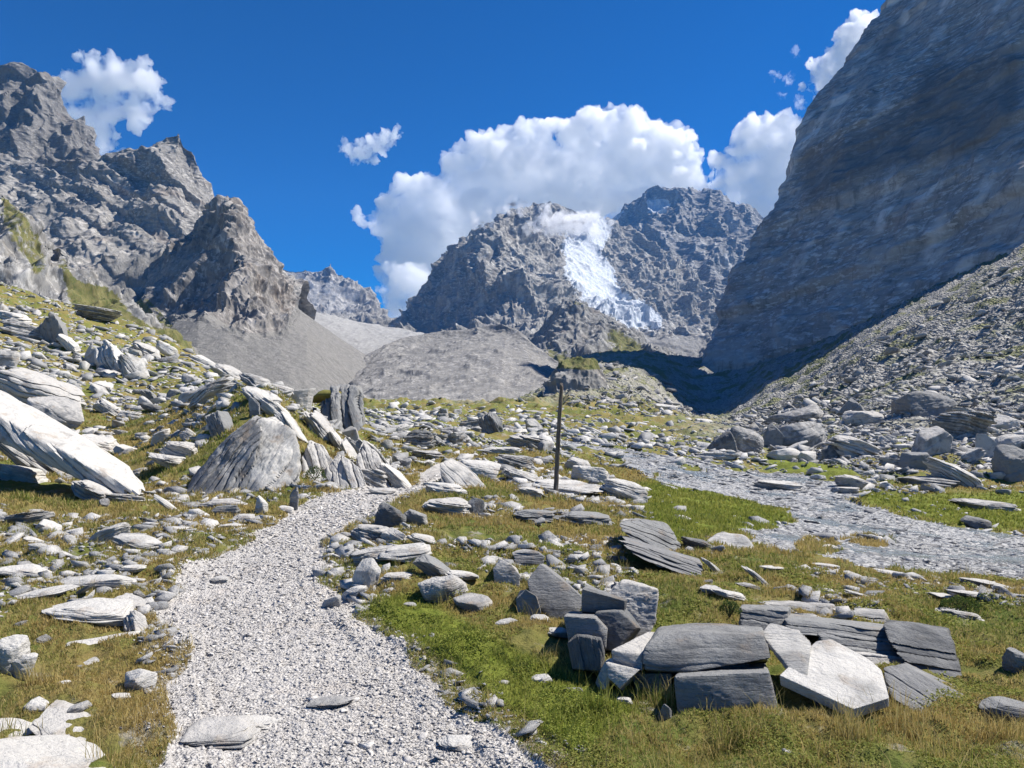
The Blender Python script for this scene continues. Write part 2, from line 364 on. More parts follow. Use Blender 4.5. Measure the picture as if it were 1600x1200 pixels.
def mtn_mat(name, c1, c2, c3, L, lamz=1.0, strat=0.0, rot=(0, 0, 0), warm=(0.36, 0.29, 0.24), bumps=1.0, vert=.3):
    m = M(name, 0.95, 0.12)
    c = m.coord((1/L, 1/L, 1/L)); cs = m.coord((1/L, 1/L, lamz/L), rot=rot)
    cv = m.coord((1/L, 1/L, vert/L)); cs = m.coord((1/L, 1/L, lamz/L), rot=rot)
    n1 = m.noise(c, 1.0, 7, 0.65, .3); n2 = m.noise(cs, 2.6, 9, 0.72, .5); n3 = m.noise(cv, 15, 6, 0.7)
    rv = m.ridge(cv, 3.2, 6, .62); rs = m.ridge(cs, 4.5, 6, .62)
    col = m.mix(m.ramp(n1, 0.38, 0.62), c1, c2)
    col = m.mix(m.ramp(n2, 0.46, 0.66, 0, 0.85), col, c3)
    col = m.mix(m.ramp(m.noise(cs, 1.3, 5, .6), 0.55, 0.68, 0, 0.55), col, warm)
    col = m.mix(m.ramp(n3, 0.5, 0.66, 0, 0.6), col, tuple(v*.6 for v in c3))
    pale = m.math('MULTIPLY', m.ramp(m.noise(cs, 11, 6, .75), .5, .62), m.ramp(n1, .4, .6, .35, 1))
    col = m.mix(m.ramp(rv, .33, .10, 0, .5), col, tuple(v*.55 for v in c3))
    col = m.mix(m.ramp(rs, .42, .62, 0, .5), col, tuple(min(.7, v*1.3) for v in c1))
    col = m.mix(m.math('MULTIPLY', pale, .6), col, tuple(min(.7, v*1.55) for v in c1))
    col = m.mix(m.math('MULTIPLY', m.attr('dark'), 0.75), col, tuple(v*.5 for v in c3))  # own dark rock on the massif, painted shade on cliff and spire
    nz = m.noise(c, 5.5, 7, 0.7)
    scc = m.mix(m.ramp(m.noise(c, 9, 7, .75), 0.38, 0.62), (.27, .26, .245), (.21, .205, .195))
    scc = m.mix(m.ramp(m.noise(c, 55, 5, .8), .52, .66, 0, .55), scc, (.15, .148, .142)); scc = m.mix(m.ramp(m.noise(cv, 14, 5, .7), .52, .66, 0, .4), scc, (.42, .41, .39))
    col = m.mix(m.ramp(m.math('ADD', m.attr('scree'), m.math('MULTIPLY', m.math('SUBTRACT', nz, 0.5), .8)), .4, .6), col, scc)
    col = m.mix(m.ramp(m.math('ADD', m.attr('grass'), m.math('MULTIPLY', m.math('SUBTRACT', nz, 0.5), 1.3)), .42, .6), col,
                m.mix(m.ramp(n3, .35, .65), (0.10, 0.115, 0.04), (0.19, 0.17, 0.075)))
    col = m.mix(m.ramp(m.math('ADD', m.attr('snow'), m.math('MULTIPLY', m.math('SUBTRACT', m.noise(cs, 3.4, 7, .7), 0.5), 2.0)), .42, .52), col, m.mix(m.ramp(n3, .4, .65), (0.60, 0.62, 0.65), (.36, .41, .46)))
    rocky = m.math('SUBTRACT', 1.0, m.ramp(m.math('ADD', m.attr('scree'), m.attr('snow')), .2, .6, 0, .85))
    b = m.bump(m.math('MULTIPLY', m.attr('scree'), m.noise(c, 40, 5, .8)), L*.02, 1.0); b = m.bump(m.math('MULTIPLY', m.attr('scree'), m.noise(cv, 6, 6, .7)), L*.12, .6, b); b = m.bump(m.math('MULTIPLY', rocky, rv), L*0.11*bumps, 1.0, b); b = m.bump(m.math('MULTIPLY', rocky, rs), L*0.06*bumps, 1.0, b); b = m.bump(m.math('MULTIPLY', rocky, n3), L*0.02*bumps, .8, b)
    return m.fin(col, b)
def pm(px, py, poly, soft=6):
    r = 0
    for dx, dy in ((0, 0), (soft, 0), (-soft, 0), (0, soft), (0, -soft), (soft*.7, soft*.7), (-soft*.7, -soft*.7), (soft*.7, -soft*.7), (-soft*.7, soft*.7)):
        r = r+inpoly(px+dx, py+dy, poly)/9.0
    return r

# right-hand cliff: a leaning wall that runs along the valley
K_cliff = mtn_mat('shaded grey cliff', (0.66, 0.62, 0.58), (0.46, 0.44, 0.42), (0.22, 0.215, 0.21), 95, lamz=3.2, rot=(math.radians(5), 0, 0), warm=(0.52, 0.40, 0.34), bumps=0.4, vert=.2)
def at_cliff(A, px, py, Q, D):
    A['dark'] = np.clip(pm(px, py, [(1245, 240), (1330, 215), (1400, 165), (1500, 95), (1600, 70), (1600, 190), (1540, 230), (1500, 250), (1400, 262), (1330, 290), (1260, 330)], 14)*.9  # shadow bands of the wall painted into the rock colour
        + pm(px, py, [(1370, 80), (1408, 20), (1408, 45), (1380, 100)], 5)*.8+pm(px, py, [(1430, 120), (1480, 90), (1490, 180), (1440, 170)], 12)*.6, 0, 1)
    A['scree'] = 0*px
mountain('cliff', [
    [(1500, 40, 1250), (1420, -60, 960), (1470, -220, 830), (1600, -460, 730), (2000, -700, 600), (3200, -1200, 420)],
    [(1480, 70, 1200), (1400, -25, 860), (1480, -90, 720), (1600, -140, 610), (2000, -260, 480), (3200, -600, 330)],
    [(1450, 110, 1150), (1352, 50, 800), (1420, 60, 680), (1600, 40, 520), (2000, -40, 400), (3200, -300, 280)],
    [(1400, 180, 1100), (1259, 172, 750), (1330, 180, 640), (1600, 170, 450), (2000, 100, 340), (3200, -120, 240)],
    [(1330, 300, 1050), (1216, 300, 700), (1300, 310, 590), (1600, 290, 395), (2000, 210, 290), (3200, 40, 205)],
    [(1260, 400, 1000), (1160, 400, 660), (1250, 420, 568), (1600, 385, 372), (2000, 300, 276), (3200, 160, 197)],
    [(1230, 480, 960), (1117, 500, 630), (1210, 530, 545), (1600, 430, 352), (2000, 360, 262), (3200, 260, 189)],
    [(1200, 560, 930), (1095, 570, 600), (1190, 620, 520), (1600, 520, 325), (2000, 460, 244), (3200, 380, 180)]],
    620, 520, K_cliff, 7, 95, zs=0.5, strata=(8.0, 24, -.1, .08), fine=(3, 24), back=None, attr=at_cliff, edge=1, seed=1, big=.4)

# massif at the far left: a dark summit and a long ridge with a pointed top
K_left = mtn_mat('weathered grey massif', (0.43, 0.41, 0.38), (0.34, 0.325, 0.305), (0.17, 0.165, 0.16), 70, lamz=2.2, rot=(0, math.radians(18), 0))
def at_left(A, px, py, Q, D):
    A['scree'] = pm(px, py, [(150, 425), (200, 400), (290, 380), (300, 420), (230, 450), (190, 480), (150, 470)], 8)
    A['grass'] = sm(py, 415, 470)*.3*(px < 260)
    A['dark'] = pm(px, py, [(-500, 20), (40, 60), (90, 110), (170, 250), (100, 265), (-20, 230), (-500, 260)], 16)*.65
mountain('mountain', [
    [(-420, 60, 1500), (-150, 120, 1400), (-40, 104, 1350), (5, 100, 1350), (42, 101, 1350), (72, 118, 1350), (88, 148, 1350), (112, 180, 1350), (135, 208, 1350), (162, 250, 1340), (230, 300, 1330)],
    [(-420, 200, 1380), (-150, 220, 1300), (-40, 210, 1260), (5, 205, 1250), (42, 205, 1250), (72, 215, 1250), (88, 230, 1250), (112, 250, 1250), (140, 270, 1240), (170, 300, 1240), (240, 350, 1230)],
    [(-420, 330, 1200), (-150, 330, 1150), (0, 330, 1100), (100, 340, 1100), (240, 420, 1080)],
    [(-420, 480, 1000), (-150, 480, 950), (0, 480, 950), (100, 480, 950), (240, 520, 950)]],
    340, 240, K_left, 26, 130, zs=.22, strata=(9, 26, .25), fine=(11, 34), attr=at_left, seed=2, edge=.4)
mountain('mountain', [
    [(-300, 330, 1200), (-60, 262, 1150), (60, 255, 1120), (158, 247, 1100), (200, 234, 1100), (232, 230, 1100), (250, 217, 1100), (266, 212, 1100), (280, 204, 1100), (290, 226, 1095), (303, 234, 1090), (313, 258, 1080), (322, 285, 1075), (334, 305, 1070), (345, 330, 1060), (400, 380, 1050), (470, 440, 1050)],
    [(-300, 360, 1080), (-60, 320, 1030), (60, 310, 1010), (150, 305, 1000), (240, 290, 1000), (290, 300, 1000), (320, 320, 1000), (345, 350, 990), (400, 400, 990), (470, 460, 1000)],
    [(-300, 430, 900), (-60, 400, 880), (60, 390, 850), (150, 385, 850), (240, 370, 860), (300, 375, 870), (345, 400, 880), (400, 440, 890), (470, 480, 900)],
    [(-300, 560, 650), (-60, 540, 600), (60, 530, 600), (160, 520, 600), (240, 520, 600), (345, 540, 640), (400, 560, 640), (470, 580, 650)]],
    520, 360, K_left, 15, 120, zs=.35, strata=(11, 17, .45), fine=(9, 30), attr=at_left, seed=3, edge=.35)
# the spire in front of it
K_spire = mtn_mat('brown grey spire rock', (0.40, 0.375, 0.35), (0.31, 0.295, 0.28), (0.15, 0.14, 0.135), 45, lamz=.5, warm=(0.33, 0.26, 0.2))
def at_spire(A, px, py, Q, D):
    A['scree'] = np.clip(pm(px, py, [(270, 484), (330, 494), (380, 522), (440, 518), (462, 480), (480, 440), (800, 600), (800, 760), (300, 760), (250, 560)], 6)*1.2+pm(px, py, [(160, 440), (230, 415), (310, 390), (330, 400), (230, 455), (200, 470)], 6)*.5, 0, 1)
    A['grass'] = pm(px, py, [(150, 455), (215, 450), (300, 540), (360, 600), (200, 600)], 12)*.8
    A['dark'] = pm(px, py, [(352, 310), (352, 360), (330, 372), (250, 415), (205, 435), (240, 400), (290, 365), (330, 330)], 4)*.35  # rock colour darkened on the left face to carry its shade
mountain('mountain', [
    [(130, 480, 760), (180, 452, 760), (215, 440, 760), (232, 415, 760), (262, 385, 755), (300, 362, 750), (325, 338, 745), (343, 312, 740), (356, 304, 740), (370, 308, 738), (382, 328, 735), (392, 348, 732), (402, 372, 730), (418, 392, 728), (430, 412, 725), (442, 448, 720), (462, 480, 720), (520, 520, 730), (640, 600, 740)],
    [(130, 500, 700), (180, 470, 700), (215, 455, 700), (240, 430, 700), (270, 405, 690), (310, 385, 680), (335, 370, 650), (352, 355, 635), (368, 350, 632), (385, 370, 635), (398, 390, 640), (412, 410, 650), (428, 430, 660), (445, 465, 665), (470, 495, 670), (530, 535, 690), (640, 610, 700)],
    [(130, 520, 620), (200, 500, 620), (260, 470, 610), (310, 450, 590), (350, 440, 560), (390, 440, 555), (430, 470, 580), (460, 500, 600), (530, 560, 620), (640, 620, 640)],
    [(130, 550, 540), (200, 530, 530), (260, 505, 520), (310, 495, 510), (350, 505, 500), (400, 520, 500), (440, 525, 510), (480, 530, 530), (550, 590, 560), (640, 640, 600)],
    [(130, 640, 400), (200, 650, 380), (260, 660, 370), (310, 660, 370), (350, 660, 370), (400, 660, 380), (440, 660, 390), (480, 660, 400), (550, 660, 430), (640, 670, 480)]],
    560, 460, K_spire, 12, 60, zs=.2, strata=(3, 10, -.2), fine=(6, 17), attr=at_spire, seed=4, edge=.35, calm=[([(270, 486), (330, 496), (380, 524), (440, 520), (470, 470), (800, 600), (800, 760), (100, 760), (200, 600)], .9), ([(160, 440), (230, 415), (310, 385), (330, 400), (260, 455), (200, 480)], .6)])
# near crag on the left
K_crag = mtn_mat('pale crag rock', (0.45, 0.44, 0.42), (0.34, 0.33, 0.32), (0.19, 0.185, 0.18), 22, lamz=.45, warm=(0.24, 0.18, 0.10))
def at_crag(A, px, py, Q, D):
    A['grass'] = np.clip(pm(px, py, [(0, 290), (40, 330), (70, 380), (80, 430), (50, 430), (20, 380), (0, 350)], 8)*.6+pm(px, py, [(88, 395), (125, 440), (170, 450), (215, 500), (240, 530), (120, 500), (100, 440)], 8)+pm(px, py, [(0, 470), (300, 520), (300, 640), (0, 600)], 10), 0, 1)
mountain('crag', [
    [(-500, 150, 330), (-200, 230, 320), (-40, 290, 310), (10, 297, 305), (28, 318, 302), (50, 340, 300), (70, 372, 296), (85, 385, 290), (97, 380, 285), (112, 396, 280), (132, 425, 275), (150, 440, 270), (165, 455, 262), (200, 480, 255), (230, 500, 250), (270, 530, 245), (330, 590, 240)],
    [(-500, 280, 270), (-200, 330, 260), (-40, 370, 245), (30, 390, 240), (70, 420, 238), (100, 430, 232), (140, 460, 230), (200, 500, 222), (260, 545, 215), (330, 600, 210)],
    [(-500, 480, 160), (-200, 490, 160), (-40, 500, 160), (30, 505, 160), (100, 515, 160), (180, 530, 160), (260, 570, 160), (330, 620, 160)]],
    380, 260, K_crag, 6.0, 30, zs=.3, strata=(2.2, 6, .3), fine=(4.0, 8), attr=at_crag, seed=5, edge=.5)
# far pale jagged range
K_far = mtn_mat('far pale limestone', (0.44, 0.43, 0.41), (0.36, 0.35, 0.34), (0.22, 0.215, 0.21), 160, lamz=.5, bumps=.8)
def at_far(A, px, py, Q, D): A['scree'] = sm(py, 488, 505)
mountain('mountain', [
    [(380, 400, 3000), (430, 410, 3000), (447, 414, 3000), (462, 421, 3000), (478, 418, 3000), (492, 424, 3000), (505, 420, 3000), (516, 412, 3000), (530, 425, 3000), (545, 432, 3000), (560, 446, 3000), (575, 458, 3000), (590, 476, 3000), (604, 494, 3000), (628, 516, 2950), (700, 540, 2900)],
    [(380, 450, 2700), (516, 460, 2700), (575, 485, 2700), (620, 520, 2650), (700, 560, 2600)],
    [(380, 520, 2300), (516, 510, 2300), (575, 515, 2200), (620, 530, 2100), (700, 570, 2000)],
    [(380, 600, 1500), (516, 580, 1500), (575, 580, 1500), (620, 580, 1500), (700, 600, 1400)]],
    420, 260, K_far, 42, 200, zs=.22, fine=(10, 40), attr=at_far, seed=6, edge=.5)
# central mountain with the glacier on its right flank
K_mid = mtn_mat('grey central mountain rock', (0.47, 0.45, 0.415), (0.36, 0.345, 0.325), (0.18, 0.175, 0.17), 110, lamz=1.6, rot=(0, math.radians(-30), 0), warm=(0.42, 0.37, 0.31))
GLAC = [(880, 385), (905, 372), (930, 340), (955, 350), (945, 375), (935, 400), (955, 410), (965, 450), (945, 475), (915, 470), (900, 450), (880, 430), (885, 410)]
def at_mid(A, px, py, Q, D):
    A['snow'] = np.clip(pm(px, py, GLAC, 9)*1.0+pm(px, py, [(900, 470), (960, 455), (1010, 480), (1040, 512), (1000, 520), (940, 495)], 10)*.42+pm(px, py, [(985, 470), (1005, 475), (1035, 495), (1030, 510), (1000, 492)], 4)*.8+pm(px, py, [(860, 350), (900, 340), (960, 345), (930, 395), (880, 390)], 10)*.45+pm(px, py, [(930, 430), (1010, 470), (1040, 520), (980, 510), (930, 480)], 8)*.4, 0, 1)
    A['scree'] = pm(px, py, [(620, 505), (700, 508), (790, 500), (850, 530), (700, 560)], 6)*.8+sm(py, 518, 535)*.7*(px > 960)
    A['grass'] = pm(px, py, [(830, 520), (870, 515), (900, 545), (900, 570), (840, 560)], 8)*.5
mountain('mountain', [
    [(560, 560, 2350), (620, 497, 2320), (640, 475, 2310), (660, 450, 2300), (680, 428, 2300), (700, 402, 2300), (712, 385, 2300), (722, 370, 2300), (740, 362, 2300), (756, 352, 2290), (782, 335, 2280), (800, 345, 2400), (812, 326, 2600), (832, 316, 2700), (858, 317, 2700), (885, 322, 2700), (915, 335, 2750), (950, 342, 2800), (990, 360, 2850), (1080, 420, 2900), (1200, 500, 2950)],
    [(560, 570, 2250), (620, 507, 2220), (645, 485, 2200), (670, 460, 2170), (700, 425, 2150), (720, 395, 2130), (740, 378, 2120), (762, 362, 2110), (785, 352, 2100), (812, 372, 2150), (830, 380, 2250), (850, 385, 2400), (885, 385, 2500), (915, 390, 2550), (950, 400, 2600), (1000, 420, 2600), (1080, 460, 2600), (1200, 520, 2600)],
    [(560, 580, 2100), (620, 520, 2080), (660, 490, 2040), (700, 450, 2000), (740, 420, 1960), (785, 405, 1930), (820, 412, 1950), (850, 425, 2000), (880, 440, 2150), (920, 450, 2250), (960, 460, 2300), (1010, 480, 2300), (1080, 500, 2300), (1200, 540, 2300)],
    [(560, 590, 1900), (620, 530, 1880), (680, 510, 1840), (740, 490, 1800), (800, 470, 1780), (860, 480, 1790), (900, 495, 1850), (950, 505, 1950), (1010, 520, 2000), (1080, 530, 2000), (1200, 560, 2000)],
    [(560, 620, 1500), (680, 600, 1450), (800, 590, 1420), (900, 590, 1420), (1000, 590, 1450), (1080, 590, 1500), (1200, 600, 1500)]],
    620, 460, K_mid, 42, 170, zs=.22, strata=(12, 30, -.5), fine=(20, 60), attr=at_mid, seed=7, edge=.35, calm=[(GLAC, .75), ([(940, 520), (1100, 520), (1100, 640), (700, 640), (620, 540)], .7)])
K_back = mtn_mat('far blue grey mountain rock', (0.38, 0.38, 0.375), (0.29, 0.29, 0.29), (0.16, 0.16, 0.16), 200, lamz=3.0, rot=(0, math.radians(12), 0), warm=(0.36, 0.33, 0.3))
def at_back(A, px, py, Q, D):
    A['snow'] = np.clip(pm(px, py, [(1008, 312), (1050, 310), (1040, 335), (1015, 332)], 4)*.9+pm(px, py, [(905, 380), (935, 330), (985, 318), (960, 350), (940, 400), (930, 420)], 8)*.9+pm(px, py, [(930, 420), (1000, 430), (1100, 430), (1080, 450), (960, 460)], 8)*.35, 0, 1)
mountain('mountain', [
    [(860, 420, 3900), (905, 385, 3900), (930, 352, 3900), (955, 335, 3900), (972, 318, 3900), (990, 310, 3900), (1015, 302, 3900), (1028, 294, 3900), (1040, 290, 3900), (1056, 296, 3900), (1075, 300, 3880), (1090, 299, 3880), (1110, 294, 3860), (1128, 304, 3860), (1148, 320, 3850), (1168, 323, 3840), (1182, 330, 3840), (1192, 340, 3830), (1230, 380, 3800), (1300, 420, 3800)],
    [(860, 450, 3500), (930, 400, 3500), (980, 365, 3500), (1020, 345, 3500), (1060, 340, 3480), (1110, 345, 3400), (1150, 370, 3400), (1192, 390, 3350), (1230, 420, 3300), (1300, 460, 3300)],
    [(860, 490, 3100), (930, 460, 3100), (980, 435, 3050), (1030, 420, 3000), (1080, 420, 2950), (1140, 440, 2900), (1192, 460, 2900), (1300, 500, 2900)],
    [(860, 540, 2600), (930, 520, 2600), (1000, 510, 2550), (1080, 520, 2500), (1140, 530, 2450), (1192, 540, 2400), (1300, 560, 2400)],
    [(860, 600, 1700), (1000, 590, 1700), (1140, 590, 1700), (1300, 600, 1700)]],
    460, 340, K_back, 60, 300, zs=.25, strata=(26, 48, .25), fine=(26, 90), attr=at_back, seed=8, edge=.35)
# green footed crag before the central mountain
K_knoll = mtn_mat('grey green crag rock', (0.36, 0.355, 0.34), (0.29, 0.285, 0.27), (0.17, 0.165, 0.16), 60, lamz=.4)
def at_knoll(A, px, py, Q, D):
    A['grass'] = np.clip(pm(px, py, [(835, 520), (870, 540), (900, 552), (1000, 550), (1030, 570), (860, 600)], 12)*.6+pm(px, py, [(940, 505), (970, 510), (1030, 550), (960, 550), (945, 530)], 12)*.7+pm(px, py, [(870, 470), (900, 465), (960, 500), (900, 480)], 5)*.5, 0, 1)
mountain('crag', [
    [(770, 560, 1350), (830, 528, 1300), (852, 500, 1290), (868, 482, 1280), (880, 472, 1280), (900, 470, 1280), (930, 484, 1280), (950, 498, 1280), (975, 508, 1280), (1000, 525, 1270), (1030, 548, 1260), (1090, 570, 1250)],
    [(770, 580, 1200), (830, 550, 1180), (870, 520, 1150), (900, 510, 1140), (950, 525, 1130), (1000, 545, 1120), (1090, 580, 1100)],
    [(770, 620, 850), (830, 610, 850), (900, 600, 850), (1000, 600, 850), (1090, 600, 850)]],
    260, 170, K_knoll, 12, 60, zs=.18, fine=(5, 22), attr=at_knoll, seed=9, edge=.5)
mountain('knoll', [
    [(850, 606, 262), (862, 590, 262), (868, 574, 264), (884, 563, 268), (905, 558, 270), (925, 559, 272), (934, 570, 270), (950, 590, 265)],
    [(850, 606, 250), (862, 598, 250), (868, 588, 250), (884, 584, 250), (905, 580, 250), (925, 576, 252), (934, 582, 252), (950, 596, 255)],
    [(850, 640, 240), (862, 625, 240), (868, 618, 240), (884, 616, 240), (905, 612, 242), (925, 606, 244), (934, 610, 246), (950, 616, 250)]],
    90, 60, K_knoll, 1.6, 9, zs=.5, fine=(.6, 3), attr=lambda A, px, py, Q, D: A['grass'].__iadd__(.75*(1-sm(py, 572, 584))), seed=12, edge=.5)
# moraine, scree bowl and debris in the valley head
K_mor = M('grey moraine till', 0.97, 0.1); c = K_mor.coord((1/40,)*3); cf = K_mor.coord((1/40, 1/40, 1/200))
n1 = K_mor.noise(cf, 5, 7, .7, .3); n2 = K_mor.noise(c, 30, 7, .8)
col = K_mor.mix(K_mor.ramp(n1, .35, .65), (0.42, 0.41, 0.39), (0.34, 0.33, 0.315))
col = K_mor.mix(K_mor.ramp(n2, .52, .66, 0, .5), col, (0.21, 0.21, 0.205))
col = K_mor.mix(K_mor.ramp(K_mor.noise(c, 47, 5, .7), .58, .68, 0, .6), col, (0.55, 0.54, 0.52))
col = K_mor.mix(K_mor.attr('snow'), col, (0.46, 0.44, 0.40))
col = K_mor.mix(K_mor.ramp(K_mor.math('ADD', K_mor.attr('grass'), K_mor.math('MULTIPLY', K_mor.math('SUBTRACT', K_mor.noise(c, 8, 6, .7), 0.5), 1.2)), .42, .6), col, (0.17, 0.165, 0.06))
K_mor = K_mor.fin(col, K_mor.bump(n2, 1.5, .9, K_mor.bump(n1, 5.0, .7)))
mountain('scree_slope', [
    [(180, 500, 1300), (420, 480, 1350), (470, 480, 1500), (540, 498, 1550), (600, 510, 1600), (640, 515, 1600), (700, 530, 1500)],
    [(180, 540, 800), (420, 525, 1000), (470, 540, 1100), (540, 548, 1100), (600, 545, 1150), (640, 545, 1200), (700, 560, 1200)],
    [(180, 590, 460), (420, 590, 560), (470, 600, 600), (540, 605, 640), (600, 600, 700), (640, 600, 800), (700, 600, 900)],
    [(180, 660, 280), (420, 660, 300), (470, 660, 300), (540, 660, 320), (600, 660, 340), (640, 660, 360), (700, 660, 400)]],
    300, 260, K_mor, 3.0, 60, zs=.12, fine=(1.2, 14), seed=10, back=None, edge=1)
K_mor2 = mtn_mat('dark moraine till', (0.33, 0.32, 0.305), (0.28, 0.27, 0.26), (0.21, 0.205, 0.20), 26, lamz=.3, bumps=.22, warm=(.30, .28, .255))
def at_mor(A, px, py, Q, D):
    tr = np.abs(py-(640-(px-730)*0.26-3*np.sin(px*.03)))
    A['scree'] = ((tr < 1.6) & (px > 738) & (px < 880))*1.0
    A['grass'] = sm(px, 856, 885)*sm(py, 555, 600)*.8
mountain('moraine', [
    [(500, 640, 640), (524, 600, 660), (535, 582, 680), (552, 566, 700), (575, 552, 730), (600, 540, 760), (628, 528, 800), (655, 523, 820), (690, 517, 830), (730, 514, 830), (765, 508, 820), (784, 505, 806), (812, 518, 790), (840, 542, 760), (868, 562, 730), (900, 578, 700), (960, 600, 650)],
    [(500, 660, 520), (524, 620, 540), (552, 590, 580), (600, 566, 640), (655, 548, 720), (730, 534, 740), (790, 532, 735), (840, 565, 640), (900, 592, 600), (960, 610, 560)],
    [(500, 670, 300), (524, 640, 320), (600, 630, 340), (655, 625, 340), (730, 622, 340), (790, 622, 340), (840, 622, 340), (900, 620, 340), (960, 630, 340)],
    [(500, 690, 170), (600, 690, 170), (700, 690, 170), (800, 690, 170), (900, 690, 170), (960, 690, 170)]],
    420, 300, K_mor2, 2.7, 38, zs=.08, fine=(.6, 9), attr=at_mor, seed=11, edge=.3)
# ------------------------------------------------------------------ rocks
def cube_dirs(n):
    t = np.tan(np.linspace(-1, 1, n)*math.pi/4); a, b = np.meshgrid(t, t); o = np.ones_like(a); out = []; fs = []
    for k, (p, q, r) in enumerate([(o, a, b), (-o, b, a), (b, o, a), (a, -o, b), (a, b, o), (b, a, -o)]):
        out.append(np.stack([p, q, r], -1).reshape(-1, 3)); fs.append(gridfaces(n, n)+k*n*n)
    V0 = np.concatenate(out); V0 /= np.linalg.norm(V0, axis=1)[:, None]; F0 = np.concatenate(fs)
    key = np.round(V0*1e5).astype(np.int64); _, idx, inv = np.unique(key, axis=0, return_index=True, return_inverse=True)
    inv = inv.reshape(-1); V0 = V0[idx]; F0 = inv[F0]
    a = V0[F0[:, 0]]; nn = np.cross(V0[F0[:, 1]]-a, V0[F0[:, 3]]-a); bad = (nn*a).sum(1) < 0; F0[bad] = F0[bad][:, ::-1]
    return V0, F0
_CD = {n: cube_dirs(n) for n in (5, 9, 16, 26, 40, 60)}
def rock_verts(ext, planes=None, n=26, rng=None, layers=0.0, ln=7, rough=0.05, sharp=22, cuts=13, taper=0.25):
    """half extents ext, faceted solid met along n x n x 6 directions, ledges of laid strata along local z"""
    rng = rng or np.random.RandomState(0); D, Fc = _CD[n]; ext = np.array(ext, float); m = ext.max()
    if planes is None:
        N = []; d = []
        for ax in range(3):
            for s in (-1, 1):
                v = np.zeros(3); v[ax] = s; v += rng.normal(size=3)*taper*np.where(np.arange(3) == ax, 0, 1); v /= np.linalg.norm(v); N.append(v); d.append(rng.uniform(.82, 1.0))
        for _ in range(cuts):
            v = rng.normal(size=3); v[2] *= .6; v /= np.linalg.norm(v); N.append(v); d.append(rng.uniform(.82, 1.15))
        N = np.array(N); d = np.array(d)
    else: N, d = planes
    q = np.clip(D@N.T/d[None, :], 1e-4, None); r = (q**sharp).sum(1)**(-1.0/sharp)
    P = D*r[:, None]*ext
    sd = rng.uniform(0, 90)
    if layers:
        z = P[:, 2]/ext[2]; s = (z+fbm(P[:, 0]/m*1.2+sd, P[:, 1]/m*1.2, z*.3, 3)*.22)*ln/2
        k = np.floor(s); f = s-k
        def h(k, dx): 
            v = np.sin(k*12.99+sd+dx)*43758.5; return v-np.floor(v)
        ang = np.arctan2(P[:, 1], P[:, 0])
        wob = perlin(np.cos(ang)*1.6+k*3.7, np.sin(ang)*1.6, 0*ang+sd)
        sc = 1+layers*(h(k, 0)-.6+wob*.8)-layers*.9*np.exp(-(np.minimum(f, 1-f)/.10)**2)*h(k, 5)
        P[:, 0] *= sc; P[:, 1] *= sc
    x, y, z = P.T/m
    nrm = P/ext**2; nrm /= np.linalg.norm(nrm, axis=1)[:, None]+1e-9
    flat = np.clip(ext.min()/m*1.6, .12, 1)
    dsp = fbm(x*1.7+sd, y*1.7, z*2.6, 5, .55)*1.1+(np.abs(perlin(x*4+sd, y*4, z*9))-.3)*.35
    P = P+nrm*(dsp*rough*m*flat)[:, None]
    if n >= 26: P = P+nrm*(fbm(x*13+sd, y*13, z*34, 3)*rough*m*.22*flat)[:, None]
    return P, Fc
def hull_planes(pts):
    bm = bmesh.new()
    for p in pts: bm.verts.new(p)
    bmesh.ops.convex_hull(bm, input=bm.verts); bm.normal_update()
    out = {}
    for f in bm.faces:
        n = f.normal; d = n.dot(f.verts[0].co); k = (round(n.x, 2), round(n.y, 2), round(n.z, 2), round(d, 3)); out[k] = (tuple(n), d)
    bm.free(); N = np.array([v[0] for v in out.values()]); d = np.array([v[1] for v in out.values()]); return N, d
RR = np.random.RandomState(11)
G_NAMES = {}
def finish_rock(name, P, Fc, mat, loc, label, cat, group, rot=(0, 0, 0), smooth=True, tint=None):
    o = mesh_obj(name, P, Fc, MAT[mat], smooth=smooth, attrs={'tint': np.full(len(P), RR.uniform(-.25, .35) if tint is None else tint)}, loc=loc)
    o.rotation_euler = rot
    if loc[1] < 60:
        R_m = np.array(Euler(rot).to_matrix()); P = np.asarray(P); W_ = P@R_m.T+np.array(loc)
        gz = ground_z(W_[:, 0], W_[:, 1]); bz = base_z(W_[:, 0], W_[:, 1]); o.location.z += float(np.clip((gz-bz).mean()*.9, -.12, .35))
        W_[:, 2] += o.location.z-loc[2]; zz_ = W_[:, 2]; rel = (zz_-zz_.min())/(np.ptp(zz_)+1e-6); low = rel < .35
        gap = np.percentile((zz_-gz)[low], 75)+.02*max(1, loc[1]/8)
        gap = min(gap, .22*np.ptp(zz_))
        if gap > 0 and 'bright ramp of rock' not in label and 'slab leaning' not in label and 'broad white tilted' not in label:
            W_[:, 2] -= gap*(1-sm(rel, .15, .75)); P = (W_-np.array(o.location))@R_m; o.data.vertices.foreach_set('co', P.astype(np.float32).ravel()); o.data.update()
    if smooth:
        me = o.data; me.set_sharp_from_angle(angle=math.radians(32))
    tag(o, label, cat, group); return o
